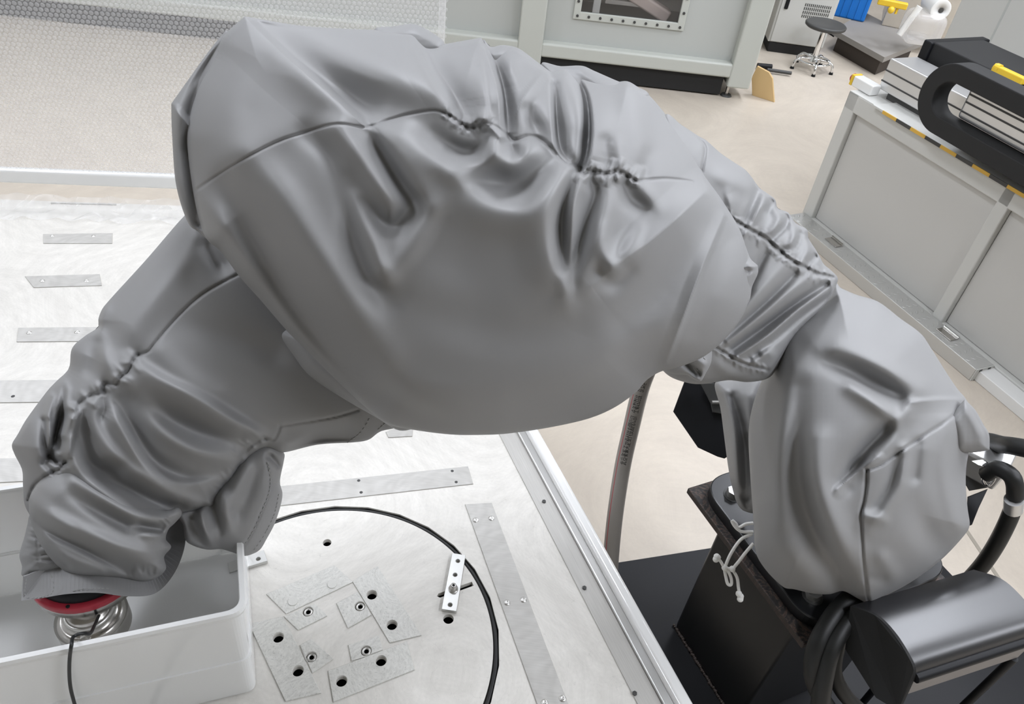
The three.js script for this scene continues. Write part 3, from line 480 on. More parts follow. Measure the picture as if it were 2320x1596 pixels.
// layers of the same bag that show behind its edge
CV({ name: 'back_fold', t: [[900, 60, 1.5], [1000, 100, 1.5], [900, 200, 1.5]], front: 0.05, rim: 22, pts: [[848, 66], [890, 60], [940, 55], [985, 78], [1006, 96], [1004, 120], [930, 130], [850, 110]], folds: [] });
CV({ name: 'back_fold', t: [[1100, 100, 1.51], [1200, 100, 1.51], [1150, 200, 1.51]], front: 0.05, rim: 22, pts: [[1094, 90], [1112, 106], [1140, 102], [1175, 112], [1180, 150], [1110, 160]], folds: [] });
CV({ name: 'back_fold', t: [[1250, 150, 1.52], [1400, 190, 1.52], [1300, 260, 1.52]], front: 0.06, rim: 30, pts: [[1226, 146], [1270, 150], [1318, 149], [1345, 160], [1400, 184], [1470, 212], [1440, 260], [1280, 230]], folds: [fo(14, [1262, 160, -8], [1310, 176, -10], [1345, 205, -8])] });
CV({ name: 'lining_edge', t: [[700, 850, 1.56], [900, 970, 1.56], [800, 700, 1.56]], front: 0.05, rim: 30, pts: [[640, 755], [668, 810], [705, 855], [780, 905], [850, 945], [905, 976], [940, 960], [860, 860], [720, 740]], folds: [] });
CV({ name: 'side_pucker', t: [[1690, 560, 1.56], [1720, 620, 1.56], [1650, 700, 1.56]], front: 0.05, rim: 16, pts: [[1660, 535], [1684, 548], [1700, 585], [1717, 602, 1], [1717, 620], [1704, 650], [1692, 690], [1640, 680], [1630, 580]], folds: [fo([6, 14], [1690, 606, 8], [1706, 602, 12], [1716, 602, 6]), fo(6, [1694, 615, -8], [1712, 610, -8])] });
// --- forearm sleeve
const seamFore = [[540, 622], [505, 640], [470, 660], [440, 682], [410, 710], [378, 745], [348, 782], [335, 797], [312, 805]];
const pinchFore = [[312, 805], [300, 822], [290, 842], [272, 856], [262, 872], [238, 870], [230, 890], [208, 897], [180, 915], [177, 930]];
const pinchLow = [[600, 994], [575, 1005], [552, 1030], [540, 1062], [528, 1085], [505, 1105], [495, 1128], [482, 1150], [460, 1153]];
const foreSurf = CV({ names: ['forearm_sleeve', 'forearm_top'], t: [[500, 560, 1.66], [250, 1000, 1.62], [700, 900, 1.68]], c: 3, front: 0.13, back: 0.09, rim: 80, fade: 10, group: (x, y) => (x > 300 && y < (() => { for (let i = 0; i < seamFore.length - 1; i++) if (x >= seamFore[i + 1][0]) { const p = seamFore[i + 1], q = seamFore[i]; return p[1] + (q[1] - p[1]) * (x - p[0]) / (q[0] - p[0]); } return 0; })()) || (x <= 312 && y < 805 - (312 - x) * 0.3) ? 1 : 0,
  pts: [[440, 478], [415, 492], [330, 590], [236, 694], [223, 722], [222, 742], [192, 762], [163, 790], [156, 835], [130, 862], [108, 885], [60, 950], [40, 985], [27, 1008], [33, 1030], [50, 1065], [52, 1100], [58, 1150], [90, 1190], [200, 1245], [330, 1235], [400, 1172], [455, 1156], [484, 1150], [500, 1128], [535, 1088], [562, 1045], [600, 1018], [640, 1026], [720, 1008], [800, 1003], [835, 997], [862, 978], [905, 966], [930, 930], [800, 760], [640, 600], [520, 510]],
  folds: [
    groove(2.8, 6, seamFore), groove(4.5, 10, pinchFore), groove(14, 7, pinchFore), groove(4, 10, pinchLow), groove(12, 6, pinchLow), ...gather(pinchFore, 10, 30, 36, 6, 6), ...gather(pinchLow, 12, 34, 34, 5, 5),
    groove(2.6, 6, [[634, 965], [630, 980], [618, 998], [600, 995]]), groove(2.4, 5, [[638, 966], [700, 956], [760, 945], [812, 930]]),
    fo(40, [430, 540, 6], [360, 650, 10], [300, 740, 8]), fo([14, 20], [236, 700, 8], [226, 740, 10], [235, 800, 12], [262, 856, 8]), fo(18, [222, 780, -12], [205, 840, -8]),
    fo(22, [470, 560, -12], [500, 600, -16]), fo(34, [420, 730, -4], [500, 760, -6], [620, 800, -6]), fo(30, [370, 800, 6], [420, 860, 8], [480, 890, 6]),
    fo([12, 36], [300, 818, 10], [360, 858, 20], [450, 905, 22], [540, 960, 20], [618, 998, 6]),
    fo([28, 24], [318, 905, -10], [380, 950, -20], [460, 985, -22], [540, 995, -12]),
    fo([24, 20], [282, 862, 8], [330, 912, 10], [370, 975, 14], [440, 1020, 14], [530, 1040, 6]),
    fo([14, 22], [240, 900, 8], [262, 945, 18], [300, 1010, 20], [345, 1065, 18], [400, 1090, 8]),
    fo([24, 12], [268, 915, -8], [300, 975, -18], [340, 1045, -20], [410, 1080, -18], [500, 1070, -8]),
    fo([14, 24], [205, 915, 8], [225, 985, 12], [290, 1060, 18], [370, 1110, 20], [465, 1148, 8]),
    fo([20, 10], [236, 895, -10], [240, 925, -14], [232, 940, -8]), fo(18, [186, 945, -6], [195, 1010, -14], [215, 1055, -20], [270, 1062, -12]),
    fo([30, 16], [205, 1075, -8], [270, 1095, -22], [340, 1130, -28], [400, 1150, -16]),
    fo([14, 22], [158, 1000, 8], [170, 1050, 16], [220, 1105, 20], [300, 1160, 20], [380, 1195, 8]),
    // the lobe on the outer side with its dark pocket
    fo([14, 8], [146, 880, -8], [140, 930, -26], [128, 985, -34], [116, 1035, -34], [142, 1050, -20]), fo([8, 12], [118, 900, 10], [108, 955, 14], [116, 1010, 14], [140, 1046, 8]), fo([6, 10], [103, 955, -16], [104, 1010, -20], [108, 1040, -14]),
    fo([10, 20], [150, 880, 12], [149, 915, 18], [165, 928, 14], [178, 935, 6]), fo(10, [160, 950, 14], [142, 985, 14]), fo([6, 14], [178, 935, 10], [165, 980, 14], [156, 1030, 10]),
    fo(26, [70, 960, 8], [80, 1020, 10], [100, 1060, 6]), fo(8, [98, 1048, -10], [120, 1068, -8]), groove(4, 12, [[150, 1048], [132, 1066], [112, 1074], [94, 1086], [76, 1104], [64, 1134]]), ...gather([[150, 1048], [112, 1074], [64, 1134]], 9, 22, 16, 5, 4.5),
    fo(24, [660, 985, -8], [720, 992, -14], [780, 985, -10]), fo(12, [650, 1005, 8], [690, 990, 4]),
  ] });
stitches(cover, foreSurf, [[838, 946], [828, 965], [812, 985], [786, 1004]], coverAt, 8); stitches(cover, foreSurf, [[872, 960], [856, 974]], coverAt, 8);
// --- loose flap under the wrist
const flapSurf = CV({ name: 'loose_flap', t: [[450, 1150, 1.64], [640, 1030, 1.68], [560, 1250, 1.7]], c: 3, front: 0.055, back: 0.03, rim: 40,
  pts: [[405, 1165], [450, 1150], [500, 1100], [560, 1030], [610, 1000], [643, 1026], [643, 1045], [634, 1092], [640, 1118], [636, 1145], [622, 1188], [604, 1222], [590, 1245], [572, 1256], [552, 1260], [520, 1250], [500, 1245], [470, 1246], [440, 1238], [420, 1224], [415, 1190]],
  folds: [fo([10, 18], [432, 1150, -10], [445, 1195, -16], [470, 1235, -8]), fo(10, [452, 1150, 10], [462, 1200, 14], [476, 1240, 6]), fo([9, 14], [480, 1130, -12], [490, 1170, -14], [498, 1205, -6]), fo(12, [505, 1120, 12], [515, 1165, 12], [520, 1200, 4]), fo(20, [560, 1060, 8], [530, 1130, 8]), fo([18, 22], [575, 1065, -8], [560, 1110, -10], [540, 1160, -6]), fo(8, [612, 1035, -10], [630, 1055, -8]), groove(2.6, 4, [[604, 1050], [612, 1085], [608, 1120], [592, 1160], [572, 1205], [545, 1250]])] });
stitches(cover, flapSurf, [[606, 1048], [613, 1085], [609, 1120], [593, 1160], [573, 1205], [546, 1246]], coverAt, 8); stitches(cover, flapSurf, [[632, 1120], [622, 1165], [598, 1215], [575, 1248]], coverAt, 8);
// --- wrist sleeve, with the gathered band and the stitched cuff
CV({ name: 'wrist_band', t: [[60, 1200, 1.62], [120, 1290, 1.62], [50, 1290, 1.62]], front: 0.04, rim: 24, c: 2.5, pts: [[72, 1165], [62, 1190], [56, 1215], [48, 1240], [44, 1262], [50, 1284], [52, 1306], [130, 1296], [180, 1280], [150, 1180]],
  folds: [...gather([[90, 1180], [84, 1240], [90, 1300]], 15, 46, 46, 8, 5)] });
CV({ name: 'wrist_sleeve', t: [[100, 1150, 1.555], [380, 1150, 1.575], [230, 1310, 1.6]], c: 3, front: 0.09, back: 0.06, rim: 55,
  pts: [[66, 1132], [80, 1104], [96, 1086], [130, 1068], [170, 1060], [230, 1095], [320, 1140], [372, 1158], [402, 1150], [412, 1166], [396, 1186], [382, 1200], [376, 1222], [388, 1240], [372, 1262], [376, 1290], [352, 1312], [320, 1318], [285, 1312], [230, 1308], [180, 1305], [140, 1290], [105, 1255], [82, 1215], [68, 1175]],
  folds: [fo([18, 26], [80, 1150, 6], [150, 1190, 16], [250, 1235, 18], [350, 1262, 8]), fo([22, 12], [165, 1125, -6], [230, 1165, -16], [310, 1200, -20], [390, 1185, -10]), fo([12, 16], [170, 1085, 8], [240, 1130, 14], [320, 1172, 14], [395, 1172, 6]), fo([14, 10], [84, 1182, -8], [130, 1215, -16], [200, 1250, -18], [290, 1296, -12]), fo([10, 16], [90, 1215, 6], [150, 1262, 12], [230, 1296, 12]), fo([8, 14], [110, 1240, -8], [150, 1282, -10]), fo(10, [300, 1200, 8], [350, 1215, 8], [380, 1205, 6]), fo(9, [320, 1190, -8], [372, 1205, -10]), fo([16, 12], [180, 1210, -6], [260, 1265, -10], [340, 1300, -8]), ...gather([[392, 1180], [378, 1222], [384, 1255], [365, 1300], [290, 1312]], 18, 0, 34, 7, 4.5)] });
{
  // cuff: a band of doubled cloth standing round the flange
  const ring = [[56, 1262, 1.64], [90, 1262, 1.62], [150, 1266, 1.61], [220, 1274, 1.61], [290, 1284, 1.62], [330, 1290, 1.64], [350, 1262, 1.68], [362, 1205, 1.72], [380, 1150, 1.72]];
  const low = [[48, 1362, 1.575], [90, 1357, 1.562], [150, 1347, 1.555], [220, 1344, 1.556], [290, 1352, 1.57], [352, 1345, 1.6], [396, 1298, 1.63], [421, 1218, 1.665], [402, 1150, 1.69]];
  const c1 = new THREE.CatmullRomCurve3(ring.map((q) => D(...q))), c2 = new THREE.CatmullRomCurve3(low.map((q) => D(...q))), P = [], U = [], I = [], n = 60;
  for (let k = 0; k <= n; k++) for (const [cv, s] of [[c1, 0], [c1, 1], [c2, 1], [c2, 0]]) { const p = cv.getPoint(k / n), q = camera.position.clone().sub(p).normalize().multiplyScalar(s ? 0.002 : -0.002); p.add(q).sub(coverAt); P.push(p.x, p.y, p.z); U.push(k / n, s); }
  for (let k = 0; k < n; k++) for (let m = 0; m < 4; m++) { const a = k * 4 + m, b = k * 4 + (m + 1) % 4, c = a + 4, d = b + 4; I.push(a, b, c, b, d, c); }
  const g = new THREE.BufferGeometry(); g.setAttribute('position', new THREE.Float32BufferAttribute(P, 3)); g.setAttribute('uv', new THREE.Float32BufferAttribute(U, 2)); g.setIndex(I);
  const ng = g.toNonIndexed(); ng.computeVertexNormals(); part('cuff', ng, M.cover, cover);
  const lowSurf = (x, y) => D(x, y, 1.555);
  const pg = prism([[52, 1306, 1.58], [52, 1360, 1.58], [124, 1349, 1.556], [122, 1296, 1.556]].map((q) => D(...q)), camera.position.clone().sub(D(90, 1330, 1.56)).normalize(), 0.004); part('cuff_patch', shift(pg, coverAt), M.cover, cover);
  stitches(cover, (x, y) => D(x, y, 1.573 - (x - 52) * 0.00033), [[60, 1312], [60, 1354], [118, 1345], [116, 1302]].map((q) => [q[0], q[1]]), coverAt, 8, 0.0009);
  stitches(cover, lowSurf, [[165, 1340], [200, 1334], [250, 1334]], coverAt, 9, 0.0009);
}
// --- upper arm sleeve between elbow bag and base bag
const elastic1 = [[1640, 484], [1662, 498], [1690, 515], [1735, 540], [1762, 565], [1790, 588], [1820, 605], [1850, 620], [1885, 628]];
const elastic2 = [[1600, 776], [1625, 790], [1650, 805], [1680, 822], [1710, 832], [1738, 838]];
const armSurf = CV({ names: ['upper_arm_sleeve', 'upper_arm_top'], t: [[1600, 400, 1.6], [1880, 640, 1.81], [1640, 840, 1.73]], c: 2.5, front: 0.12, back: 0.1, rim: 60, fade: 8, group: (x, y) => y < 484 + (x - 1640) * 0.6 ? 1 : 0,
  pts: [[1505, 262], [1545, 284], [1582, 308], [1600, 318], [1630, 345], [1660, 366], [1692, 388], [1720, 425], [1735, 436], [1756, 452], [1762, 472], [1786, 482], [1802, 505], [1828, 520], [1832, 540], [1852, 572], [1866, 598], [1882, 612], [1898, 630], [1893, 650], [1870, 690], [1800, 760], [1750, 850], [1700, 866], [1650, 862], [1600, 870], [1558, 868], [1510, 848], [1480, 800], [1480, 600], [1480, 400]],
  folds: [groove(3, 9, [[1581, 308], [1597, 330], [1597, 352], [1590, 388]]), groove(5, 9, elastic1), groove(10, 5, elastic1), groove(5, 9, elastic2), ...gather(elastic1, 40, 18, 28, 9, 3.6), ...gather(elastic2, 22, 16, 20, 9, 3.6),
    fo([10, 16], [1660, 495, 4], [1655, 460, 8], [1648, 440, 4]), fo([14, 10], [1700, 512, 6], [1722, 470, 14], [1735, 440, 8]), fo([8, 12], [1690, 500, -8], [1712, 450, -12], [1716, 425, -6]), fo([10, 10], [1740, 480, -12], [1752, 455, -12]), fo([14, 8], [1745, 535, 8], [1765, 500, 16], [1762, 478, 10]), fo([8, 8], [1742, 545, -10], [1778, 515, -14], [1784, 488, -10]), fo([12, 8], [1785, 575, 8], [1800, 545, 14], [1800, 512, 8]), fo([8, 8], [1772, 570, -10], [1800, 560, -14], [1812, 530, -10]), fo([10, 8], [1815, 595, 8], [1830, 570, 12], [1830, 540, 6]), fo([7, 8], [1826, 602, -8], [1848, 580, -12]), fo(20, [1640, 400, 8], [1690, 420, 8]),
    fo([14, 20], [1690, 530, 6], [1650, 590, 10], [1630, 660, 8]), fo([12, 10], [1740, 560, -8], [1720, 600, -14], [1690, 660, -12], [1640, 740, -8]), fo([14, 16], [1780, 600, 8], [1735, 650, 14], [1680, 710, 14], [1620, 770, 6]), fo([9, 8], [1800, 620, -8], [1750, 672, -12], [1690, 725, -12], [1640, 770, -6]), fo([10, 12], [1830, 632, 8], [1780, 670, 12], [1720, 720, 12], [1650, 775, 8]),
    fo([11, 9], [1868, 645, -12], [1800, 690, -26], [1730, 742, -28], [1660, 792, -16]), fo([12, 9], [1885, 652, 10], [1810, 702, 18], [1740, 762, 20], [1672, 806, 12]), fo([9, 9], [1880, 668, -12], [1820, 712, -20], [1760, 765, -18], [1712, 800, -8]), fo([14, 10], [1740, 800, 12], [1710, 815, 10]), fo(9, [1716, 805, -8], [1700, 812, -10]), fo(14, [1630, 830, 8], [1660, 850, 10], [1700, 850, 6]), fo(30, [1560, 850, 6], [1640, 860, 8])] });
// little turned-up cuff under the elbow bag
const cuffSurf = CV({ name: 'turned_cuff', t: [[1540, 830, 1.6], [1610, 790, 1.6], [1570, 865, 1.6]], c: 2.5, front: 0.035, rim: 20, pts: [[1500, 835], [1550, 800], [1598, 766], [1608, 772], [1613, 790], [1611, 822], [1598, 848], [1588, 864], [1576, 862], [1555, 850], [1525, 848]], folds: [fo([6, 8], [1552, 818, -6], [1582, 842, -14], [1586, 858, -8]), fo([5, 8], [1556, 826, -10], [1574, 850, -14]), fo(8, [1570, 810, 5], [1604, 830, 5])] });
stitches(cover, cuffSurf, [[1572, 795], [1590, 808], [1606, 820]], coverAt, 8, 0.001); stitches(cover, cuffSurf, [[1552, 815], [1572, 830], [1590, 848]], coverAt, 8, 0.001);
// --- base bag over the robot foot
const seamBase = [[2187, 907], [2172, 930], [2150, 950], [2125, 968], [2090, 990], [2060, 1010], [2030, 1030], [1995, 1055], [1963, 1066]], seamBase2 = [[1963, 1066], [1962, 1100], [1957, 1135], [1950, 1166], [1952, 1220], [1955, 1265], [1960, 1310], [1968, 1366]];
CV({ names: ['base_bag', 'base_side_panel'], t: [[1800, 760, 1.88], [2150, 900, 1.95], [1950, 1340, 1.955]], c: 3, front: 0.26, back: 0.12, rim: 110, fade: 10, group: (x, y) => (y > 1066 ? x > 1958 : (x > 1963 && y > 1066 - (x - 1963) * 0.71)) ? 1 : 0,
  pts: [[1893, 642], [1904, 652], [1940, 668], [1990, 684], [2040, 722], [2085, 755], [2110, 790], [2140, 838], [2168, 880], [2188, 904], [2200, 930], [2205, 985], [2192, 1040], [2188, 1090], [2192, 1150], [2197, 1190], [2186, 1212], [2140, 1262], [2090, 1302], [2050, 1328], [2005, 1352], [1978, 1368, 1], [1964, 1369, 1], [1940, 1355], [1910, 1340], [1880, 1347], [1845, 1346], [1800, 1336], [1775, 1331], [1735, 1292], [1712, 1250], [1707, 1180], [1700, 1080], [1696, 980], [1708, 910], [1740, 830], [1770, 760], [1800, 722], [1850, 695], [1878, 672]],
  folds: [groove(3, 9, seamBase), groove(3.4, 10, seamBase2), groove(3, 6, [[1893, 645], [1880, 670], [1840, 698], [1802, 722], [1788, 755], [1764, 790], [1750, 830]]),
    fo([26, 20], [1850, 815, -6], [1925, 840, -22], [1990, 872, -30], [2055, 908, -14]), fo([24, 30], [1900, 790, 8], [1990, 830, 14], [2080, 880, 12]),
    fo([14, 18], [1930, 878, 8], [1985, 915, 14], [2028, 950, 14]), fo([26, 22], [2030, 960, -14], [1985, 1000, -26], [1945, 1045, -26], [1915, 1090, -12]), fo([20, 16], [2060, 912, 12], [2030, 975, 14], [1975, 1035, 14], [1962, 1060, 6]),
    fo([10, 30, 1], [2062, 912, 8], [2120, 906, 8], [2180, 905, 4]), fo(26, [1780, 760, 6], [1790, 860, 12], [1775, 980, 14], [1765, 1090, 10], [1770, 1180, 6]), fo([26, 34], [1805, 880, -10], [1800, 980, -14], [1812, 1090, -20], [1838, 1190, -24], [1890, 1285, -18], [1935, 1345, -8]),
    fo([34, 28], [1850, 1000, 8], [1850, 1090, 14], [1880, 1180, 18], [1915, 1255, 16], [1950, 1330, 8]), fo([10, 26, 1], [1896, 1108, 10], [1940, 1070, 14], [1985, 1035, 8]), fo(30, [1730, 1150, 8], [1760, 1230, 10], [1830, 1310, 8]),
    fo([16, 14], [2035, 1040, -8], [2020, 1100, -12], [1990, 1150, -8]), fo([14, 16], [2050, 1020, 8], [2040, 1090, 12], [2000, 1160, 10], [1970, 1200, 4]), fo(12, [1962, 1170, 8], [2000, 1178, 6]), fo(18, [2150, 960, 10], [2140, 1060, 12], [2160, 1160, 10], [2180, 1200, 6]), fo(34, [2095, 1020, 8], [2080, 1120, -2], [2100, 1200, -16], [2130, 1240, -12]), fo(20, [2000, 1270, 10], [2020, 1300, 8]), fo(12, [1965, 1310, -6], [2000, 1312, -6]), fo(16, [2080, 1010, -8], [2070, 1080, -10]), fo(24, [2130, 790, 6], [2165, 870, 6])] });
CV({ name: 'base_ear', t: [[2160, 930, 1.86], [2230, 980, 1.92], [2170, 1030, 1.9]], c: 3, front: 0.05, rim: 26, pts: [[2186, 905, 1], [2210, 930], [2228, 962], [2241, 985], [2242, 1020, 1], [2222, 1024], [2195, 1026], [2168, 1020], [2158, 985], [2150, 950]], folds: [fo([10, 18], [2192, 915, 6], [2220, 965, 8], [2230, 1022, 4]), fo(8, [2206, 930, -6], [2230, 975, -8], [2238, 1010, -6])] });
CV({ name: 'base_skirt', t: [[1640, 900, 2.1], [1700, 1150, 2.15], [1700, 900, 2.1]], c: 3, front: 0.1, rim: 46, pts: [[1620, 868], [1660, 860], [1730, 850], [1760, 950], [1750, 1100], [1720, 1160], [1690, 1160], [1672, 1145], [1660, 1110], [1650, 1060], [1640, 985], [1632, 925]], folds: [fo([10, 16], [1640, 890, 6], [1660, 950, 12], [1668, 1050, 12], [1672, 1120, 6]), fo([14, 9], [1660, 900, -8], [1684, 990, -18], [1690, 1080, -18], [1692, 1150, -8]), fo(14, [1700, 900, 8], [1698, 980, 10]), fo(10, [1665, 1110, -8], [1690, 1130, -8])] });
{
  // drawstring hanging from the base hem
  const tt = 2.0, dr = (pts, r = 0.0042) => tube(pts.map((q) => D(q[0], q[1], q[2] ?? tt)), r, 50, 8);
  const gs = [dr([[1706, 1186], [1690, 1188], [1672, 1196], [1668, 1188], [1658, 1180], [1664, 1192], [1678, 1204], [1706, 1206]]), dr([[1704, 1210], [1680, 1222], [1656, 1255], [1644, 1282], [1641, 1290]]), dr([[1707, 1232], [1690, 1252], [1668, 1280], [1658, 1290], [1644, 1287]]), dr([[1641, 1288], [1644, 1305], [1650, 1325], [1656, 1326], [1657, 1314], [1650, 1296], [1642, 1288]]), dr([[1660, 1292], [1670, 1310], [1673, 1332], [1676, 1350]]), dr([[1640, 1286], [1632, 1272], [1626, 1266]])];
  for (const q of [[1642, 1287], [1659, 1290], [1624, 1262], [1622, 1268], [1626, 1264], [1674, 1346], [1678, 1352], [1677, 1358]]) { const s = new THREE.SphereGeometry(0.0085, 10, 8); const p = D(q[0], q[1], tt); s.translate(p.x, p.y, p.z); gs.push(s); }
  const g = mergeGeometries(gs.map((x) => x.index ? x.toNonIndexed() : x)); part('drawstring', shift(g, coverAt), M.cord, cover).userData = { label: 'knotted white drawstring' };
}
// ---------------------------------------------------------------- robot foot and wrist, the parts of the arm that stay in view
{
  const { at, d, L, s } = M.ped, arm = thing('industrial_robot', 'black industrial robot with a red ring at its wrist flange, bolted to the pedestal', 'robot', at.clone().setY(PH), d);
  const sh = new THREE.Shape(), w = L * 0.47, r = 0.09, cz = L * 0.5; sh.moveTo(-w + r, -w); sh.lineTo(w - r, -w); sh.quadraticCurveTo(w, -w, w, -w + r); sh.lineTo(w, w - r); sh.quadraticCurveTo(w, w, w - r, w); sh.lineTo(-w + r, w); sh.quadraticCurveTo(-w, w, -w, w - r); sh.lineTo(-w, -w + r); sh.quadraticCurveTo(-w, -w, -w + r, -w);
  const g = new THREE.ExtrudeGeometry(sh, { depth: 0.03, bevelEnabled: true, bevelThickness: 0.004, bevelSize: 0.004, bevelSegments: 2 }); g.rotateX(-Math.PI / 2); part('foot_flange', g, M.blackgloss, arm, V(0, 0.004, s * (cz + 0.012)));
  for (const [x, z] of [[-w + 0.075, -w + 0.06], [w - 0.075, -w + 0.06], [-w + 0.075, w - 0.06], [w - 0.075, w - 0.06]]) { const b = part('bolt', cyl(0.02, 0.021, 0.022, 6), M.zinc, arm, V(x, 0.048, s * (cz + 0.012) + z * 1)); part('washer', cyl(0.028, 0.028, 0.004, 20), M.darkgrey, b, V(0, -0.011, 0)); }
  const loc = (p) => arm.worldToLocal(p.clone());
  const c0 = loc(D(1960, 1120, 2.12)); c0.y = 0.038;
  part('turret', new THREE.LatheGeometry([[0, 0], [0.17, 0], [0.16, 0.05], [0.12, 0.09], [0.12, 0.3], [0, 0.3]].map((q) => new THREE.Vector2(...q)), 32), M.black, arm, V(0, 0.035, s * cz));
  const wrist = [[1960, 1000, 1.98], [1800, 730, 1.86], [1500, 560, 1.5], [900, 520, 1.5], [520, 700, 1.66], [260, 1080, 1.64], [190, 1240, 1.7]].map((q) => loc(D(...q)));
  part('arm_link', tube(wrist, 0.03, 90, 14), M.black, arm);
  // flange: black disc with a red rim, seen from above and tilted
  const fc = D(198, 1276, 1.7), fg = new THREE.Group(); fg.name = 'wrist_flange'; arm.add(fg); fg.position.copy(loc(fc));
  const ax = V(0.02, 1, 0.0).normalize(); fg.quaternion.setFromUnitVectors(UP, ax.clone().applyAxisAngle(UP, -arm.rotation.y));
  const R = 0.116; part('flange_body', new THREE.LatheGeometry([[0, -0.02], [R * 0.97, -0.02], [R, -0.01], [R, 0.0], [R * 0.93, 0.004], [R * 0.9, 0.004], [R * 0.9, 0.06], [0, 0.06]].map((q) => new THREE.Vector2(...q)), 48), M.black, fg);
  part('red_ring', new THREE.LatheGeometry([[R * 0.9, 0.004], [R * 0.9, 0.0065], [R * 0.99, 0.0055], [R * 1.012, 0], [R * 1.012, -0.012], [R * 0.99, -0.012]].map((q) => new THREE.Vector2(...q)), 48), M.red, fg);
  part('grey_ring', new THREE.LatheGeometry([[R * 1.0, -0.012], [R * 1.01, -0.03], [R * 0.8, -0.06], [R * 0.45, -0.075], [0, -0.075]].map((q) => new THREE.Vector2(...q)), 48), M.steel, fg);
  for (let i = 0; i < 8; i++) { const a = i / 8 * 6.283 + 0.35; part('screw', cyl(0.004, 0.004, 0.004, 10), M.blackmatt, fg, V(Math.cos(a) * R * 0.955, 0.006, Math.sin(a) * R * 0.955)); }
}
// ---------------------------------------------------------------- steel cup tool under the flange, its lead and the bin it stands in
const binH = 0.36;
{
  const c = Yp(212, 1405, TABLE_H + 0.13), cup = thing('cup_tool', 'polished steel cup tool hanging under the robot flange into the bin', 'tool', V(c.x, TABLE_H + 0.1, c.z));
  part('cup', new THREE.LatheGeometry([[0, 0], [0.07, 0], [0.075, 0.006], [0.075, 0.05], [0.06, 0.056], [0.045, 0.06], [0.045, 0.09], [0, 0.09]].map((q) => new THREE.Vector2(...q)), 48), M.steel, cup);
  part('collar', new THREE.TorusGeometry(0.047, 0.006, 10, 36).rotateX(Math.PI / 2), M.zinc, cup, V(0, 0.07, 0));
  const n = part('nozzle', cyl(0.006, 0.006, 0.05, 12), M.zinc, cup, V(0.02, 0.06, 0.06)); n.rotation.x = 0.9; part('nut', cyl(0.01, 0.01, 0.012, 6), M.zinc, n);
  const at = Yp(545, 1384, TABLE_H + binH);
  // bin: open box with rounded rim
  const rF = Yp(548, 1384, TABLE_H + binH), lF = Yp(-120, 1524, TABLE_H + binH), df = flat(rF.clone().sub(lF)), nb = V(df.z, 0, -df.x); if (nb.z > 0) nb.negate();
  const len = 0.66, wid = 0.42, o = rF.clone().addScaledVector(df, -len / 2).addScaledVector(nb, wid / 2).setY(TABLE_H + 0.0035);
  const bin = thing('plastic_bin', 'milky translucent plastic bin standing open on the work table', 'bin', o, df);
  M.milk = new THREE.MeshPhysicalMaterial({ color: lin(0.96, 0.962, 0.95), roughness: 0.14, transmission: 0.3, thickness: 0, ior: 1.45 });
  const sg = Math.sign(nb.clone().applyAxisAngle(UP, -bin.rotation.y).z), th = 0.004, ta = 0.012;
  const rr = (w, d, r) => { const s = new THREE.Shape(); s.moveTo(-w + r, -d); s.lineTo(w - r, -d); s.quadraticCurveTo(w, -d, w, -d + r); s.lineTo(w, d - r); s.quadraticCurveTo(w, d, w - r, d); s.lineTo(-w + r, d); s.quadraticCurveTo(-w, d, -w, d - r); s.lineTo(-w, -d + r); s.quadraticCurveTo(-w, -d, -w + r, -d); return s; };
  // walls as rings of a tapered rounded rectangle
  const rings = (list) => { const P = [], I = [], U = []; let n; list.forEach(([y, off], k) => { const pts = rr(len / 2 + off, wid / 2 + off, 0.03 + off * 0.5).getPoints(8); n = pts.length; pts.forEach((p, i) => { P.push(p.x, y, p.y); U.push(i / n, k); }); if (k) for (let i = 0; i < n - 1; i++) { const a = (k - 1) * n + i, b = a + 1, c = a + n, d = c + 1; I.push(a, c, b, b, c, d); } }); const g = new THREE.BufferGeometry(); g.setAttribute('position', new THREE.Float32BufferAttribute(P, 3)); g.setAttribute('uv', new THREE.Float32BufferAttribute(U, 2)); g.setIndex(I); const q = g.toNonIndexed(); q.computeVertexNormals(); return q; };
  part('wall', rings([[0.004, -ta - th], [binH - 0.02, -th], [binH - 0.002, -th], [binH, -th * 0.5], [binH, 0], [binH - 0.02, 0], [0.002, -ta], [0, -ta]]), M.milk, bin);
  part('rim', rings([[binH - 0.014, 0.0], [binH - 0.016, 0.008], [binH - 0.004, 0.011], [binH + 0.003, 0.008], [binH + 0.003, -0.002], [binH - 0.002, -0.004]]), M.milk, bin);
  part('rib', rings([[binH - 0.212, -0.012], [binH - 0.21, -0.003], [binH - 0.204, -0.003], [binH - 0.202, -0.012]]), M.milk, bin);
  const bs = new THREE.ExtrudeGeometry(rr(len / 2 - ta, wid / 2 - ta, 0.025), { depth: 0.004, bevelEnabled: false }); bs.rotateX(-Math.PI / 2); part('bottom', bs, M.milk, bin);
  const rimP = (x, y) => Yp(x, y, TABLE_H + binH + 0.011), w0 = Yp(224, 1396, TABLE_H + 0.19), fp = (x, y, e = 0.017) => PLp(x, y, rF.clone().addScaledVector(nb, -e), nb);
  const lead = tube([w0, Yp(214, 1418, TABLE_H + 0.25), Yp(204, 1436, TABLE_H + 0.31), Yp(190, 1436, TABLE_H + binH + 0.006), rimP(177, 1438), rimP(167, 1443), fp(162, 1462, 0.019), fp(158, 1490), fp(157, 1525, 0.015), fp(160, 1560, 0.014), fp(170, 1600, 0.014), fp(180, 1640, 0.016)], 0.0034, 90, 8);
  tag(part('tool_lead', lead, M.rubber), 'thin black lead looping over the bin rim', 'cable');
}
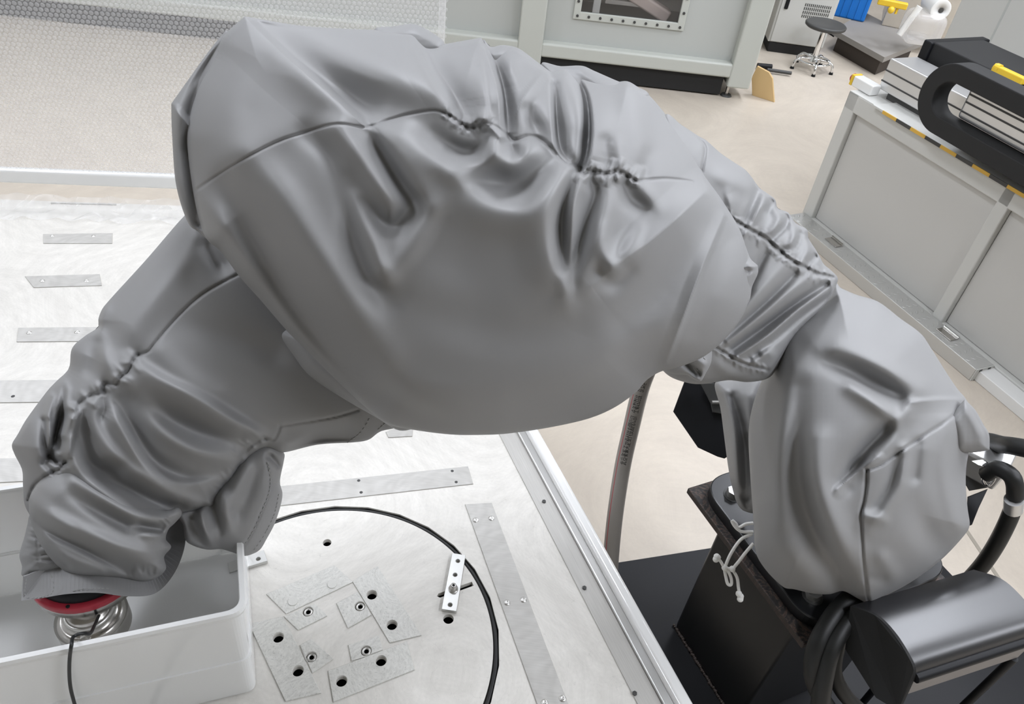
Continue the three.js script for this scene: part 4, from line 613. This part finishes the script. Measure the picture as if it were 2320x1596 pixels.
// ---------------------------------------------------------------- loose clamp bars on the turntable
{
  const bar = (pts, label, holes, bolt) => {
    const W = pts.map((q) => Yp(q[0], q[1], TABLE_H + 0.002)), o = W[0].clone().add(W[2]).multiplyScalar(0.5), t = thing('clamp_bar', label, 'clamp bar', o, null, 'clamp bars');
    part('bar', slab(W, 0.01, o, holes.map((q) => [Yp(q[0], q[1], TABLE_H + 0.01), 0.0058])), M.alu2, t);
    if (bolt) { const p = Yp(...bolt, TABLE_H + 0.012).sub(o); const b = part('bolt', new THREE.LatheGeometry([[0.004, 0.018], [0.0075, 0.018], [0.0075, 0.004], [0.013, 0.003], [0.013, 0]].map((q) => new THREE.Vector2(...q)), 20), M.zinc, t, p); part('socket', cyl(0.004, 0.004, 0.004, 6), M.blackmatt, b, V(0, 0.0135, 0)); }
  };
  bar([z6(1230, 615), z6(1160, 985), z6(1258, 1000), z6(1318, 630)], 'drilled flat steel clamp bar with an upright bolt beside the slot', [z6(1268, 657), z6(1250, 748), z6(1217, 945)], z6(1238, 840));
  bar([z5(1500, 680), z5(1510, 745), z5(1760, 668), z5(1735, 595)], 'short drilled steel clamp bar with rusty edge poking out beside the bin', [z5(1697, 643)], null);
}
// ---------------------------------------------------------------- printed grey hose
{
  const pts = [[1470, 830, 2.3], [1452, 880, 2.36], [1430, 970, 2.45], [1412, 1050, 2.5], [1396, 1150, 2.53], [1387, 1230, 2.55], [1381, 1310, 2.57], [1378, 1370, 2.6]].reverse().map((q) => D(...q)), cv = new THREE.CatmullRomCurve3(pts);
  const cn = document.createElement('canvas'); cn.width = 2048; cn.height = 512; const x = cn.getContext('2d'); x.fillStyle = '#918c86'; x.fillRect(0, 0, 2048, 512); x.fillStyle = '#a8323a'; x.fillRect(0, 196, 2048, 8);
  // printed characters, drawn stroke by stroke (each on a 10 by 10 cell)
  const G = { bei: '31 39,03 33,09 36,61 68,68 99,99 97,64 93', jing: '50 51,02 92,24 84,24 27,84 87,27 87,57 59,59 39,38 19,78 99', xin: '30 31,11 51,22 23,42 43,14 54,05 55,35 39,26 06,46 58,61 62,62 59,92 61,64 94,84 89', yuan: '01 12,04 15,18 29,31 91,31 29,52 54,44 84,44 47,47 87,84 87,46 86,65 69,48 37,77 98', ke: '03 43,20 21,21 19,23 05,23 44,61 72,64 75,56 96,80 89', tian: '11 91,05 95,51 55,55 09,55 99', nong: '12 92,12 03,92 84,52 09,35 39,39 58,58 99,84 57', ye: '30 38,60 68,13 26,93 76,08 98', ji: '02 32,20 29,29 08,05 35,42 92,60 65,45 85,85 49,55 99', you: '02 92,40 09,34 39,34 84,84 89,36 86,38 88', xian: '00 09,00 40,40 23,23 44,44 06,60 90,60 69,90 95,65 95,62 92,69 99,65 99', gong: '40 04,60 94,43 18,18 88,66 99', si: '01 91,91 99,03 63,15 55,15 19,55 59,19 59', quan: '50 05,50 95,35 65,24 84,54 59,09 99', liao: '20 29,03 43,00 12,40 33,26 08,55 76,51 73,80 89,48 98', guan: '20 02,70 52,21 41,71 91,14 94,14 05,94 85,26 29,26 76,76 67,29 79,69 79,67 27', di: '01 12,04 15,18 29,31 91,52 43,72 83,34 39,34 94,94 99,57 87,66 69,58 78,48 47', guo: '01 09,01 91,91 99,09 99,23 73,25 75,28 78,53 58' };
  x.strokeStyle = '#1c1a19'; x.lineWidth = 4.4; let px = 2048 * 0.575;
  const put = (ch) => { for (const st of G[ch].split(',')) { const [a, b] = st.split(' '); x.beginPath(); x.moveTo(px + a[0] * 3.1, 222 + a[1] * 7.4); x.lineTo(px + b[0] * 3.1, 222 + b[1] * 7.4); x.stroke(); } px += 34; };
  for (const line of [['bei', 'jing', 'xin', 'yuan', 'tian', 'nong', 'ye', 'ke', 'ji', 'you', 'xian', 'gong', 'si'], ['quan', 'xin', 'liao', 'liao', 'ji'], ['ji', 'di', 'guan'], ['guo', 'ji']]) { for (const c of line) put(c); px += 30; }
  const cx = new THREE.CanvasTexture(cn); cx.colorSpace = THREE.SRGBColorSpace; cx.wrapS = cx.wrapT = THREE.RepeatWrapping;
  const g = new THREE.TubeGeometry(cv, 90, 0.0265, 32); M.hoseprint = std(0xffffff, 0.36, 0, { map: cx });
  { // turn the print to the side it is on: v = 0.5 there, rising towards the red line
    const p = g.attributes.position, nn = g.attributes.normal, u = g.attributes.uv, k0 = 65 * 33; let best = -2, bi = 0; for (let k = 0; k < 32; k++) { const i = k0 + k, d = V(nn.getX(i), nn.getY(i), nn.getZ(i)).dot(camera.position.clone().sub(V(p.getX(i), p.getY(i), p.getZ(i))).normalize()); if (d > best) { best = d; bi = k; } }
    const a = V(1, 0, 0).applyQuaternion(camera.quaternion), up1 = k0 + (bi + 4) % 32, here = k0 + bi, rightward = V(p.getX(up1) - p.getX(here), p.getY(up1) - p.getY(here), p.getZ(up1) - p.getZ(here)).dot(a) > 0, sgn = rightward ? -1 : 1;
    for (let i = 0; i < u.count; i++) u.setY(i, 0.5 + sgn * (u.getY(i) - bi / 32)); }
  tag(part('printed_hose', g, M.hoseprint), 'grey plastic hose printed with black characters beside a red line', 'hose');
}
// ---------------------------------------------------------------- black guards and cables round the robot foot
{
  const Dg = (x, y, t) => D(x, y, t * 0.92);
  // far guard: bent plate behind the upper arm
  const n = camera.position.clone().sub(Dg(1580, 950, 2.62)).normalize(), o = Dg(1580, 1040, 2.62), gd = thing('side_guard', 'black bent plate guard showing behind the sleeve above the foot', 'guard', o);
  part('plate', shift(prism([[1556, 850], [1525, 933], [1581, 1014], [1625, 1034], [1640, 1038], [1700, 1000], [1700, 850]].map((q) => Dg(q[0], q[1], 2.62)), n.clone().negate(), 0.02), o), M.black, gd);
  part('bracket', shift(prism([[1586, 868], [1610, 915], [1614, 935], [1650, 940], [1680, 868]].map((q) => Dg(q[0], q[1], 2.57)), n.clone().negate(), 0.012), o), M.darkgrey, gd);
  part('pin', shift(rod(Dg(1613, 912, 2.56), Dg(1650, 912, 2.56), 0.006), o), M.zinc, gd);
  // near guard: curved hood, swept along its length
  const tN = 2.02, prof = [[1932, 1372, 2.09], [1990, 1395, 2.043], [2030, 1435, 2.005], [2062, 1485, 1.966], [2074, 1510, 1.958], [2076, 1532, 1.965]], offE = V(0, 0, 0);
  const e0 = Dg(2076, 1532, 1.965), e1 = Dg(2360, 1439, 2.06), sw = e1.clone().sub(e0), ho = e0.clone().setY(0);
  const hood = thing('cable_hood', 'black bent sheet hood with a glossy curved top beside the pedestal', 'hood', ho);
  const cur = new THREE.CatmullRomCurve3(prof.map((q) => Dg(...q))), P = [], U = [], I = [], nn = 24, mm = 12;
  for (let k = 0; k <= nn; k++) for (let m = 0; m <= mm; m++) { const p = cur.getPoint(k / nn).addScaledVector(sw, m / mm); p.sub(ho); P.push(p.x, p.y, p.z); U.push(m / mm, k / nn); }
  for (let k = 0; k < nn; k++) for (let m = 0; m < mm; m++) { const a = k * (mm + 1) + m, b = a + 1, c = a + mm + 1, d = c + 1; I.push(a, c, b, b, c, d); }
  const g = new THREE.BufferGeometry(); g.setAttribute('position', new THREE.Float32BufferAttribute(P, 3)); g.setAttribute('uv', new THREE.Float32BufferAttribute(U, 2)); g.setIndex(I); g.computeVertexNormals();
  M.hood = new THREE.MeshPhysicalMaterial({ color: lin(0.014, 0.014, 0.016), roughness: 0.32, clearcoat: 0.9, clearcoatRoughness: 0.36, side: THREE.DoubleSide }); part('curved_top', g, M.hood, hood);
  const low = [...cur.getPoints(16), ...[[2040, 1610, 2.0], [1990, 1580, 2.03], [1920, 1470, 2.1]].map((q) => Dg(...q))];
  { const ex = low[0].clone().sub(low[16]).normalize(), ez = sw.clone().normalize(), ey = new THREE.Vector3().crossVectors(ez, ex).normalize(), tri = THREE.ShapeUtils.triangulateShape(low.map((p) => new THREE.Vector2(p.dot(ex), p.dot(ey))), []), N = low.length, PP = [], II = [], off = ez.clone().multiplyScalar(-0.007);
    for (const q of [V(0, 0, 0), off]) for (const p of low) PP.push(p.x + q.x - ho.x, p.y + q.y - ho.y, p.z + q.z - ho.z);
    for (const [a, b, c] of tri) II.push(a, b, c, a + N, c + N, b + N); for (let k = 0; k < N; k++) { const l = (k + 1) % N; II.push(k, l, k + N, l, l + N, k + N); }
    const eg = new THREE.BufferGeometry(); eg.setAttribute('position', new THREE.Float32BufferAttribute(PP, 3)); eg.setAttribute('uv', new THREE.Float32BufferAttribute(new Array(N * 4).fill(0), 2)); eg.setIndex(II); const en = eg.toNonIndexed(); en.computeVertexNormals(); M.endplate = M.blackmatt.clone(); M.endplate.side = THREE.DoubleSide; part('end_plate', en, M.endplate, hood); }
  part('edge_bar', shift(rod(e0.clone().add(V(0, -0.008, 0)), e1.clone().add(V(0, -0.008, 0)), 0.014), ho), M.black, hood);
  const b0 = Dg(2070, 1536, 1.975), skirt = [b0, b0.clone().add(sw), b0.clone().add(sw).add(V(0, -0.1, 0)), b0.clone().add(V(0, -0.1, 0))]; part('side_plate', shift(prism(skirt, new THREE.Vector3().crossVectors(sw, UP).normalize().negate(), 0.006), ho), M.hose, hood);
  for (const q of [b0.clone().addScaledVector(sw, 0.97).add(V(0, -0.1, 0)), Dg(1940, 1380, 2.12).addScaledVector(sw, 0.97)]) { part('leg', shift(rod(q, q.clone().setY(0), 0.011), ho), M.black, hood); }
  // cables from the foot
  const cab = (pts, r, label) => tag(part('black_cable', tube(pts.map((q) => Dg(...q)), r, 60, 10), M.rubber), label, 'cable');
  cab([[1930, 1350, 2.16], [1885, 1400, 2.12], [1852, 1460, 2.1], [1842, 1520, 2.12], [1855, 1570, 2.16], [1900, 1640, 2.25]], 0.024, 'thick black cable hanging in front of the pedestal plate');
  cab([[1965, 1350, 2.17], [1925, 1400, 2.12], [1885, 1465, 2.09], [1868, 1530, 2.1], [1855, 1620, 2.14]], 0.024, 'thick black cable hanging between its neighbour and the hood');
  cab([[1940, 1370, 2.19], [1905, 1440, 2.17], [1890, 1520, 2.18], [1910, 1570, 2.2], [1960, 1620, 2.25]], 0.02, 'thinner black cable curling under the hood end');
  cab([[2235, 1075, 2.2], [2262, 1062, 2.15], [2292, 1080, 2.12], [2300, 1120, 2.14], [2292, 1160, 2.18], [2262, 1225, 2.24], [2230, 1275, 2.3], [2200, 1310, 2.35]], 0.021, 'black cable with a silver tag looping from the connector box');
  cab([[2240, 1000, 2.3], [2270, 1008, 2.22], [2300, 1012, 2.15], [2340, 1020, 2.1]], 0.024, 'black cable leaving the connector box over its clamp');
  tag(part('cable_tag', rod(Dg(2297, 1132, 2.14), Dg(2295, 1156, 2.17), 0.0225, 18), M.alu), 'silver tag wrapped round the looping black cable', 'tag');
  const co = Dg(2225, 1090, 2.3), cb = thing('connector_box', 'aluminium connector box with wire clamps beside the base bag', 'connector', co);
  const cd = flat(Dg(2290, 1050, 2.3).sub(Dg(2200, 1010, 2.3))), q = Dg(2228, 1040, 2.28); const bx = part('housing', rb(0.12, 0.09, 0.1, 0.01), M.alu, cb, q.clone().sub(co)); bx.rotation.set(0.2, -0.6, 0.1);
  part('clamp', shift(tube([Dg(2232, 1075, 2.2), Dg(2238, 1068, 2.2), Dg(2252, 1080, 2.2), Dg(2248, 1092, 2.21), Dg(2238, 1100, 2.22), Dg(2228, 1088, 2.21)], 0.005, 40, 8, true), co), M.chrome, cb);
  part('lever', shift(prism([[2200, 1045], [2222, 1042], [2232, 1046], [2246, 1062], [2234, 1068], [2215, 1060]].map((p) => Dg(p[0], p[1], 2.19)), camera.position.clone().sub(co).normalize(), 0.01), co), M.chrome, cb);
  part('bracket', shift(prism([[2186, 1055], [2246, 1104], [2192, 1126], [2180, 1100]].map((p) => Dg(p[0], p[1], 2.3)), camera.position.clone().sub(co).normalize(), 0.012), co), M.darkgrey, cb);
  part('bracket_leg', shift(prism([[2192, 1126], [2238, 1108], [2215, 1160], [2198, 1205], [2185, 1210]].map((p) => Dg(p[0], p[1], 2.31)), camera.position.clone().sub(co).normalize(), 0.012), co), M.black, cb);
}
// ---------------------------------------------------------------- electrical cabinet, stool, board and goods at the back
{
  const a0 = Yp(1733, 116, 0), a1 = Yp(1850, 132, 0), d = flat(a1.clone().sub(a0)), n = V(-d.z, 0, d.x); if (n.z < 0) n.negate();
  const w = a0.distanceTo(a1) + 0.03, at = a0.clone().setY(0), ec = thing('electrical_cabinet', 'pale grey electrical cabinet with slotted vents and black plinth', 'cabinet', at, d), sg = Math.sign(n.clone().applyAxisAngle(UP, -ec.rotation.y).z), z = (a, b) => [sg * a, sg * b];
  box(ec, 'plinth', M.blackmatt, [0.02, w - 0.02], [0, 0.09], z(-0.01, -0.5)); box(ec, 'body', M.lightgrey, [0, w], [0.09, 1.5], z(-0.015, -0.55), 0.01);
  const dr = box(ec, 'door', M.lightgrey, [0.02, w - 0.02], [0.1, 1.48], z(0, -0.02), 0.006);
  const lx = (p) => p - w / 2, ly = (p) => p - 0.825;
  const hd = part('handle', rb(0.035, 0.16, 0.02, 0.008), M.black, dr, V(lx(0.07), ly(0.52), sg * 0.014)); part('latch', rb(0.012, 0.05, 0.01), M.zinc, hd, V(0, 0.04, sg * 0.012));
  const slots = (x0, y0) => { const gs = []; for (let j = 0; j < 4; j++) for (let i = 0; i < 14; i++) { const g = rb(0.009, 0.026, 0.004, 0.001, 1); g.translate(x0 + i * 0.018, y0 - j * 0.034, 0); gs.push(g); } const m = part('vent_slots', mergeGeometries(gs), M.darkgrey, dr, V(0, 0, sg * 0.0105)); m.userData = { kind: 'stuff' }; };
  slots(lx(0.24), ly(0.5)); slots(lx(0.24), ly(0.95));
}
{
  const b = Yp(1836, 157, 0), st = thing('work_stool', 'round black-seated work stool with a chromed five-footed ring base', 'stool', b), hs = 0.42;
  part('seat', new THREE.LatheGeometry([[0, 0], [0.165, 0], [0.182, 0.012], [0.185, 0.03], [0.17, 0.042], [0.08, 0.038], [0, 0.036]].map((q) => new THREE.Vector2(...q)), 36), M.darkgrey, st, V(0, hs - 0.04, 0));
  part('plate', cyl(0.05, 0.09, 0.02, 20), M.black, st, V(0, hs - 0.05, 0)); const pc = part('column', cyl(0.024, 0.026, hs - 0.15, 18), M.chrome, st, V(0, 0.1 + (hs - 0.15) / 2, 0)); part('column_cap', cyl(0.03, 0.03, 0.02, 18), M.black, pc, V(0, (hs - 0.15) / 2, 0));
  part('lever', rod(V(0, hs - 0.06, 0), V(0.1, hs - 0.1, 0.02), 0.006), M.black, st); part('hub', cyl(0.035, 0.05, 0.04, 18), M.chrome, st, V(0, 0.1, 0));
  part('foot_ring', new THREE.TorusGeometry(0.15, 0.011, 10, 40).rotateX(Math.PI / 2), M.chrome, st, V(0, 0.085, 0));
  for (let i = 0; i < 5; i++) { const a = i / 5 * 6.283 + 0.4, c = Math.cos(a), s = Math.sin(a), l = part('leg', tube([V(c * 0.03, 0.1, s * 0.03), V(c * 0.14, 0.1, s * 0.14), V(c * 0.18, 0.07, s * 0.18), V(c * 0.19, 0.012, s * 0.19)], 0.012, 16, 8), M.chrome, st); part('glide', cyl(0.016, 0.02, 0.02, 14), M.black, l, V(c * 0.19, 0.01, s * 0.19)); }
}
{
  const o = Yp(1730, 232, 0), bd = thing('wooden_board', 'upright plywood board leaning by the machine foot', 'board', o);
  { const q0 = Yp(1704, 216, 0), q1 = Yp(1754, 232, 0), qd = flat(q1.clone().sub(q0)), qn = V(-qd.z, 0, qd.x); if (qn.z < 0) qn.negate(); part('sheet', shift(prism([q0, q1, PLp(1750, 178, q0, qn), PLp(1742, 164, q0, qn), PLp(1716, 150, q0, qn), PLp(1703, 176, q0, qn)], qn.clone().negate(), 0.02), o), M.wood, bd); }
  const rd = thing('steel_rod_tool', 'dark steel rod tool lying beyond the plywood board', 'tool', Yp(1760, 165, 0)), ro = rd.position;
  part('rod', shift(rod(Yp(1738, 158, 0.03), Yp(1793, 166, 0.03), 0.016), ro), M.darkgrey, rd); part('head', shift(rod(Yp(1716, 149, 0.03), Yp(1748, 152, 0.03), 0.026), ro), M.black, rd);
}
{
  const hp = 0.2, o = Yp(1960, 60, hp).setY(0), pl = thing('steel_platform', 'low grey steel platform standing behind the work stool', 'platform', o);
  const c = [[1888, 66], [2004, 130], [2090, 95], [1960, 28]].map((q) => Yp(q[0], q[1], hp)); part('deck', slab(c.map((p) => p.setY(hp - 0.05)), 0.05, o), M.concrete, pl);
  const cc = c.map((p) => p.clone().setY(0)), m = cc[0].clone().add(cc[2]).multiplyScalar(0.5); part('understructure', slab(cc.map((p) => p.clone().lerp(m, 0.16)), hp - 0.05, o), std(lin(0.06, 0.048, 0.04), 0.8), pl);
  const cr = Yp(1925, 46, hp), ct = thing('blue_crate', 'bright blue plastic crate on the far end of the steel platform', 'crate', cr, V(0.95, 0, 0.3).normalize());
  box(ct, 'body', M.blue, [-0.2, 0.14], [0, 0.36], [-0.32, -0.02], 0.02); box(ct, 'rim', M.blue, [-0.215, 0.155], [0.36, 0.39], [-0.335, -0.005], 0.01); for (let i = 0; i < 5; i++) box(ct, 'rib', M.blue, [-0.18 + i * 0.07, -0.17 + i * 0.07], [0.02, 0.35], [-0.02, -0.012], 0.003);
  const wr = Yp(2000, 70, hp), wp = thing('wrapped_carton', 'tan carton in clear film stacked beyond the blue crate', 'carton', wr, V(0.95, 0, 0.3).normalize());
  box(wp, 'carton', std(lin(0.4, 0.34, 0.25), 0.6), [-0.02, 0.6], [0, 0.5], [-0.75, -0.2], 0.01); box(wp, 'film', M.wrapfilm, [-0.025, 0.605], [0.001, 0.505], [-0.755, -0.195], 0.012);
  const yo = Yp(2016, 20, 0.55), yv = thing('yellow_valve', 'yellow painted valve fitting above the wrapped carton', 'valve', yo, V(0.95, 0, 0.3).normalize());
  yv.scale.setScalar(0.62); box(yv, 'bar', M.yellow, [-0.2, 0.22], [0.03, 0.12], [-0.05, 0.05], 0.02); part('knob', new THREE.SphereGeometry(0.05, 14, 10), M.yellow, yv, V(0.02, 0, 0.05)); part('stem', rod(V(0.1, 0.02, 0), V(0.1, -0.05, 0), 0.02), M.yellow, yv);
  const so = Yp(2088, 52, 0.45), sr = thing('film_roll', 'roll of white film with dark core above clear wrapped goods', 'roll', so);
  const rl = part('roll', new THREE.LatheGeometry([[0.02, -0.14], [0.085, -0.14], [0.09, -0.13], [0.09, 0.13], [0.085, 0.14], [0.02, 0.14], [0.02, -0.14]].map((q) => new THREE.Vector2(...q)), 28), M.white, sr, V(0.06, 0.16, 0)); rl.rotation.x = Math.PI / 2; part('core', cyl(0.022, 0.022, 0.284, 16), M.darkgrey, rl);
  const pk = part('pack', new RoundedBoxGeometry(0.34, 0.28, 0.3, 4, 0.08), M.wrapfilm, sr, V(0, -0.02, 0.05)); part('pipe', rod(V(-0.2, -0.1, 0.1), V(-0.12, 0.16, 0.1), 0.03), M.white, sr);
}
// ---------------------------------------------------------------- long bench machine on the right
{
  const p0 = Yp(1806, 498, 0.0), d = DA.clone().negate(), n = V(-DB.x, 0, -DB.z);            // local x runs towards the camera along the bench, face looks along n
  const at = p0.clone(), bm = thing('bench_machine', 'long pale grey bench machine with recessed panels and a linear axis', 'machine', at, d), sg = Math.sign(n.clone().applyAxisAngle(UP, -bm.rotation.y).z), z = (a, b) => [sg * a, sg * b];
  const Q = (x, y) => PLp(x, y, p0, n), X = (x, y) => Q(x, y).sub(at).dot(d), Hh = (x, y) => Q(x, y).y;
  const L = 4.2, top = Hh(1925, 205), s0 = X(1925, 205), xr = s0, dep = 1.1;
  box(bm, 'body', M.panel, [xr + 0.005, L], [0.02, top - 0.005], z(-0.05, -dep), 0.006);
  const fr = (a, b) => box(bm, 'frame', M.lightgrey, a, b, z(0, -0.06), 0.008), xd = X(2112, 738), bw = 0.07;
  fr([xr, xr + 0.085], [0.0, top]); fr([xr, L], [top - 0.1, top]); fr([xr, L], [0, 0.07]);
  const dvb = Q(2112, 738), dvt = Q(2320, 615), xt = X(2112, 738); fr([xt - 0.035, xt + 0.035], [0, top]);
  for (const [a, b] of [[xr + 0.087, xt - 0.037], [xt + 0.037, L - 0.1]]) box(bm, 'door_panel', M.panel, [a, b], [0.072, top - 0.102], z(-0.034, -0.055), 0.004);
  box(bm, 'top_plate', M.lightgrey, [xr + 0.002, L], [top - 0.012, top + 0.0015], z(-0.002, -dep), 0.002);
  // chequered ledge with hinges
  const lg = box(bm, 'ledge', M.alu2, [xr + 0.02, X(2232, 858)], [0.0, 0.075], z(0.002, 0.13), 0.004);
  const hinge = (x) => { const h = box(bm, 'hinge', M.steel, [x - 0.05, x + 0.05], [0.076, 0.082], z(0.03, 0.085), 0.002); part('knuckle', cyl(0.009, 0.009, 0.1, 12).rotateZ(Math.PI / 2), M.chrome, h, V(0, 0.006, -sg * 0.03)); };
  hinge(X(1895, 570)); hinge(X(2152, 772));
  { const gs = []; const x1 = X(2232, 858); for (let i = 0; i < 26; i++) for (let j = 0; j < 3; j++) { const g = new THREE.SphereGeometry(0.012, 8, 5); g.scale(1.6, 0.18, 0.6); g.rotateY(i % 2 ? 0.8 : -0.8); g.translate(xr + 0.05 + i * (x1 - xr - 0.06) / 26, 0.0755, sg * (0.03 + j * 0.04)); gs.push(g); } const m = part('chequer_studs', mergeGeometries(gs), M.alu2, bm); m.userData = { kind: 'stuff' }; }
  { const x1 = X(2232, 858); const e = box(bm, 'ledge_end_cap', M.lightgrey, [x1, x1 + 0.006], [0.0, 0.075], z(0.004, 0.128), 0.002); for (const [a, b] of [[0.03, 0.045], [-0.03, 0.045], [0, 0.02], [0.03, -0.02], [-0.03, -0.02]]) part('cap_hole', rb(0.004, 0.014, 0.018, 0.001), M.darkgrey, e, V(0.003, b - 0.02, a)); }
  box(bm, 'plinth', M.white, [X(2232, 858), L], [0, 0.06], z(0.0, 0.1), 0.004);
  // top: tray with hazard tape, linear rails, black back cover
  box(bm, 'tray', M.lightgrey, [xr + 0.22, L], [top, top + 0.012], z(0.03, -0.22), 0.002);
  const h0 = X(2010, 251); for (let i = 0; i < 22; i++) { const x = h0 + i * 0.105; if (x > L - 0.1) break; box(bm, 'hazard_stripe', i % 2 ? M.darkgrey : M.hazard, [x, x + 0.105], [top - 0.004, top + 0.0135], z(0.028, 0.0325), 0.0005); }
  const beam = (x0, x1, y0, h, z0, w) => { const g = box(bm, 'linear_rail', M.alu, [x0, x1], [top + y0, top + y0 + h], z(z0, z0 - w), 0.006); for (const k of [0.28, 0.62]) part('rail_groove', rb(x1 - x0, 0.008, 0.006, 0.001), M.darkgrey, g, V(0, (k - 0.5) * h, sg * w / 2)); };
  const cap = (x) => 0;
  const pr = p0.clone().addScaledVector(n, -0.12), xb = PLp(2006, 160, pr, n).sub(at).dot(d);
  beam(xb, L, 0.04, 0.17, -0.12, 0.2); box(bm, 'rail_foot', M.darkgrey, [xb + 0.06, L], [top + 0.001, top + 0.04], z(-0.14, -0.3));
  box(bm, 'back_cover', M.blackmatt, [xb + 0.03, L], [top, top + 0.3], z(-0.36, -0.75), 0.01); box(bm, 'end_cover', M.black, [xb - 0.02, xb + 0.04], [top, top + 0.3], z(-0.34, -0.8), 0.01);
  // second rail inside the loop of the chain
  const X2 = (x, y) => { const q = PLp(x, y, p0.clone().addScaledVector(n, 0.1), n); return q.sub(at).dot(d); };
  // drag chain: a flattened loop, links joined
  const zc = 0.02, wz = 0.1, pc = p0.clone().addScaledVector(n, zc + wz / 2), QC = (x, y) => PLp(x, y, pc, n), xc = (x, y) => QC(x, y).sub(at).dot(d), yc = (x, y) => QC(x, y).y;
  M.chainDbg = [[2090, 235], [2150, 130], [2150, 320], [2165, 195]].map((q) => [xc(...q), yc(...q)]);
  const cyT = yc(2230, 165), cyB = yc(2165, 318) ; const ym = (cyT + cyB) / 2, R = (cyT - cyB) / 2, x0 = xc(2090, 235) + R, tk = R * 0.45;
  const ds = new THREE.Shape(); ds.moveTo(L, ym + R); ds.lineTo(x0, ym + R); ds.absarc(x0, ym, R, Math.PI / 2, Math.PI * 1.5, false); ds.lineTo(L, ym - R); ds.lineTo(L, ym - R + tk); ds.lineTo(x0, ym - R + tk); ds.absarc(x0, ym, R - tk, Math.PI * 1.5, Math.PI / 2, true); ds.lineTo(L, ym + R - tk); ds.closePath();
  const cg = new THREE.ExtrudeGeometry(ds, { depth: wz, bevelEnabled: true, bevelThickness: 0.006, bevelSize: 0.006, bevelSegments: 2, curveSegments: 24 }); cg.translate(0, 0, sg > 0 ? zc : -zc - wz); const chn = part('drag_chain', cg, M.blackmatt, bm);
  { const xa = xc(2166, 205), g = box(bm, 'slide_rail', M.alu, [x0 + 0.03, L], [ym - (R - tk) * 0.86, ym + (R - tk) * 0.86], z(zc + 0.03, -0.16), 0.02); for (const k of [-0.25, 0.05, 0.3]) part('rail_groove', rb(L - x0 - 0.06, 0.008, 0.006, 0.001), M.darkgrey, g, V(0, k * (R - tk) * 1.7, sg * (zc + 0.19) / 2)); }
  // emergency stop box at the corner
  const eo = PLp(1968, 172, p0.clone().addScaledVector(n, -0.09), n), es = thing('stop_button_box', 'small white box with yellow face and red emergency stop button on the bench corner', 'stop button', V(eo.x, top, eo.z), d);
  es.scale.setScalar(0.68); box(es, 'housing', M.whitegloss, [-0.1, 0.13], [0.003, 0.09], [-0.05, 0.05], 0.012); box(es, 'face_plate', M.yellow, [-0.13, -0.1], [0.003, 0.092], [-0.05, 0.05], 0.006); const rbn = part('button', new THREE.LatheGeometry([[0, 0.034], [0.028, 0.03], [0.038, 0.018], [0.036, 0.006], [0.02, 0], [0, 0]].map((q) => new THREE.Vector2(...q)), 24), M.red, es, V(-0.13, 0.05, 0)); rbn.rotation.z = Math.PI / 2;
  // yellow air fitting behind the chain
  const yo = PLp(2290, 140, p0.clone().addScaledVector(n, -0.35), n), ya = thing('air_fitting', 'bright yellow air fitting on the black rear cover of the bench', 'fitting', V(yo.x, top + 0.3, yo.z), d);
  box(ya, 'body', M.yellow, [-0.07, 0.12], [0, 0.035], [-0.02, 0.02], 0.008); part('nut', cyl(0.024, 0.024, 0.03, 6).rotateZ(Math.PI / 2), M.yellow, ya, V(-0.05, 0.02, 0));
  // tall cabinet beyond
  const pq = p0.clone().addScaledVector(n, -1.16), c0 = at.clone().addScaledVector(n, -1.16).addScaledVector(d, PLp(2150, 60, pq, n).sub(at).dot(d)), cb = thing('tall_cabinet', 'tall white-grey cabinet with panel seams behind the bench machine', 'cabinet', c0.setY(0), d);
  box(cb, 'body', M.lightgrey, [0, 3.6], [0.0, 2.2], z(0, -0.8), 0.01); for (const x of [0.32, 0.75, 1.4, 2.2]) box(cb, 'seam_strip', M.machine2, [x, x + 0.012], [0.05, 2.15], z(0.003, -0.01), 0.001); box(cb, 'door_panel', M.panel, [0.85, 1.35], [1.0, 2.0], z(0.01, -0.01), 0.004);
}
renderer.render(scene, camera);
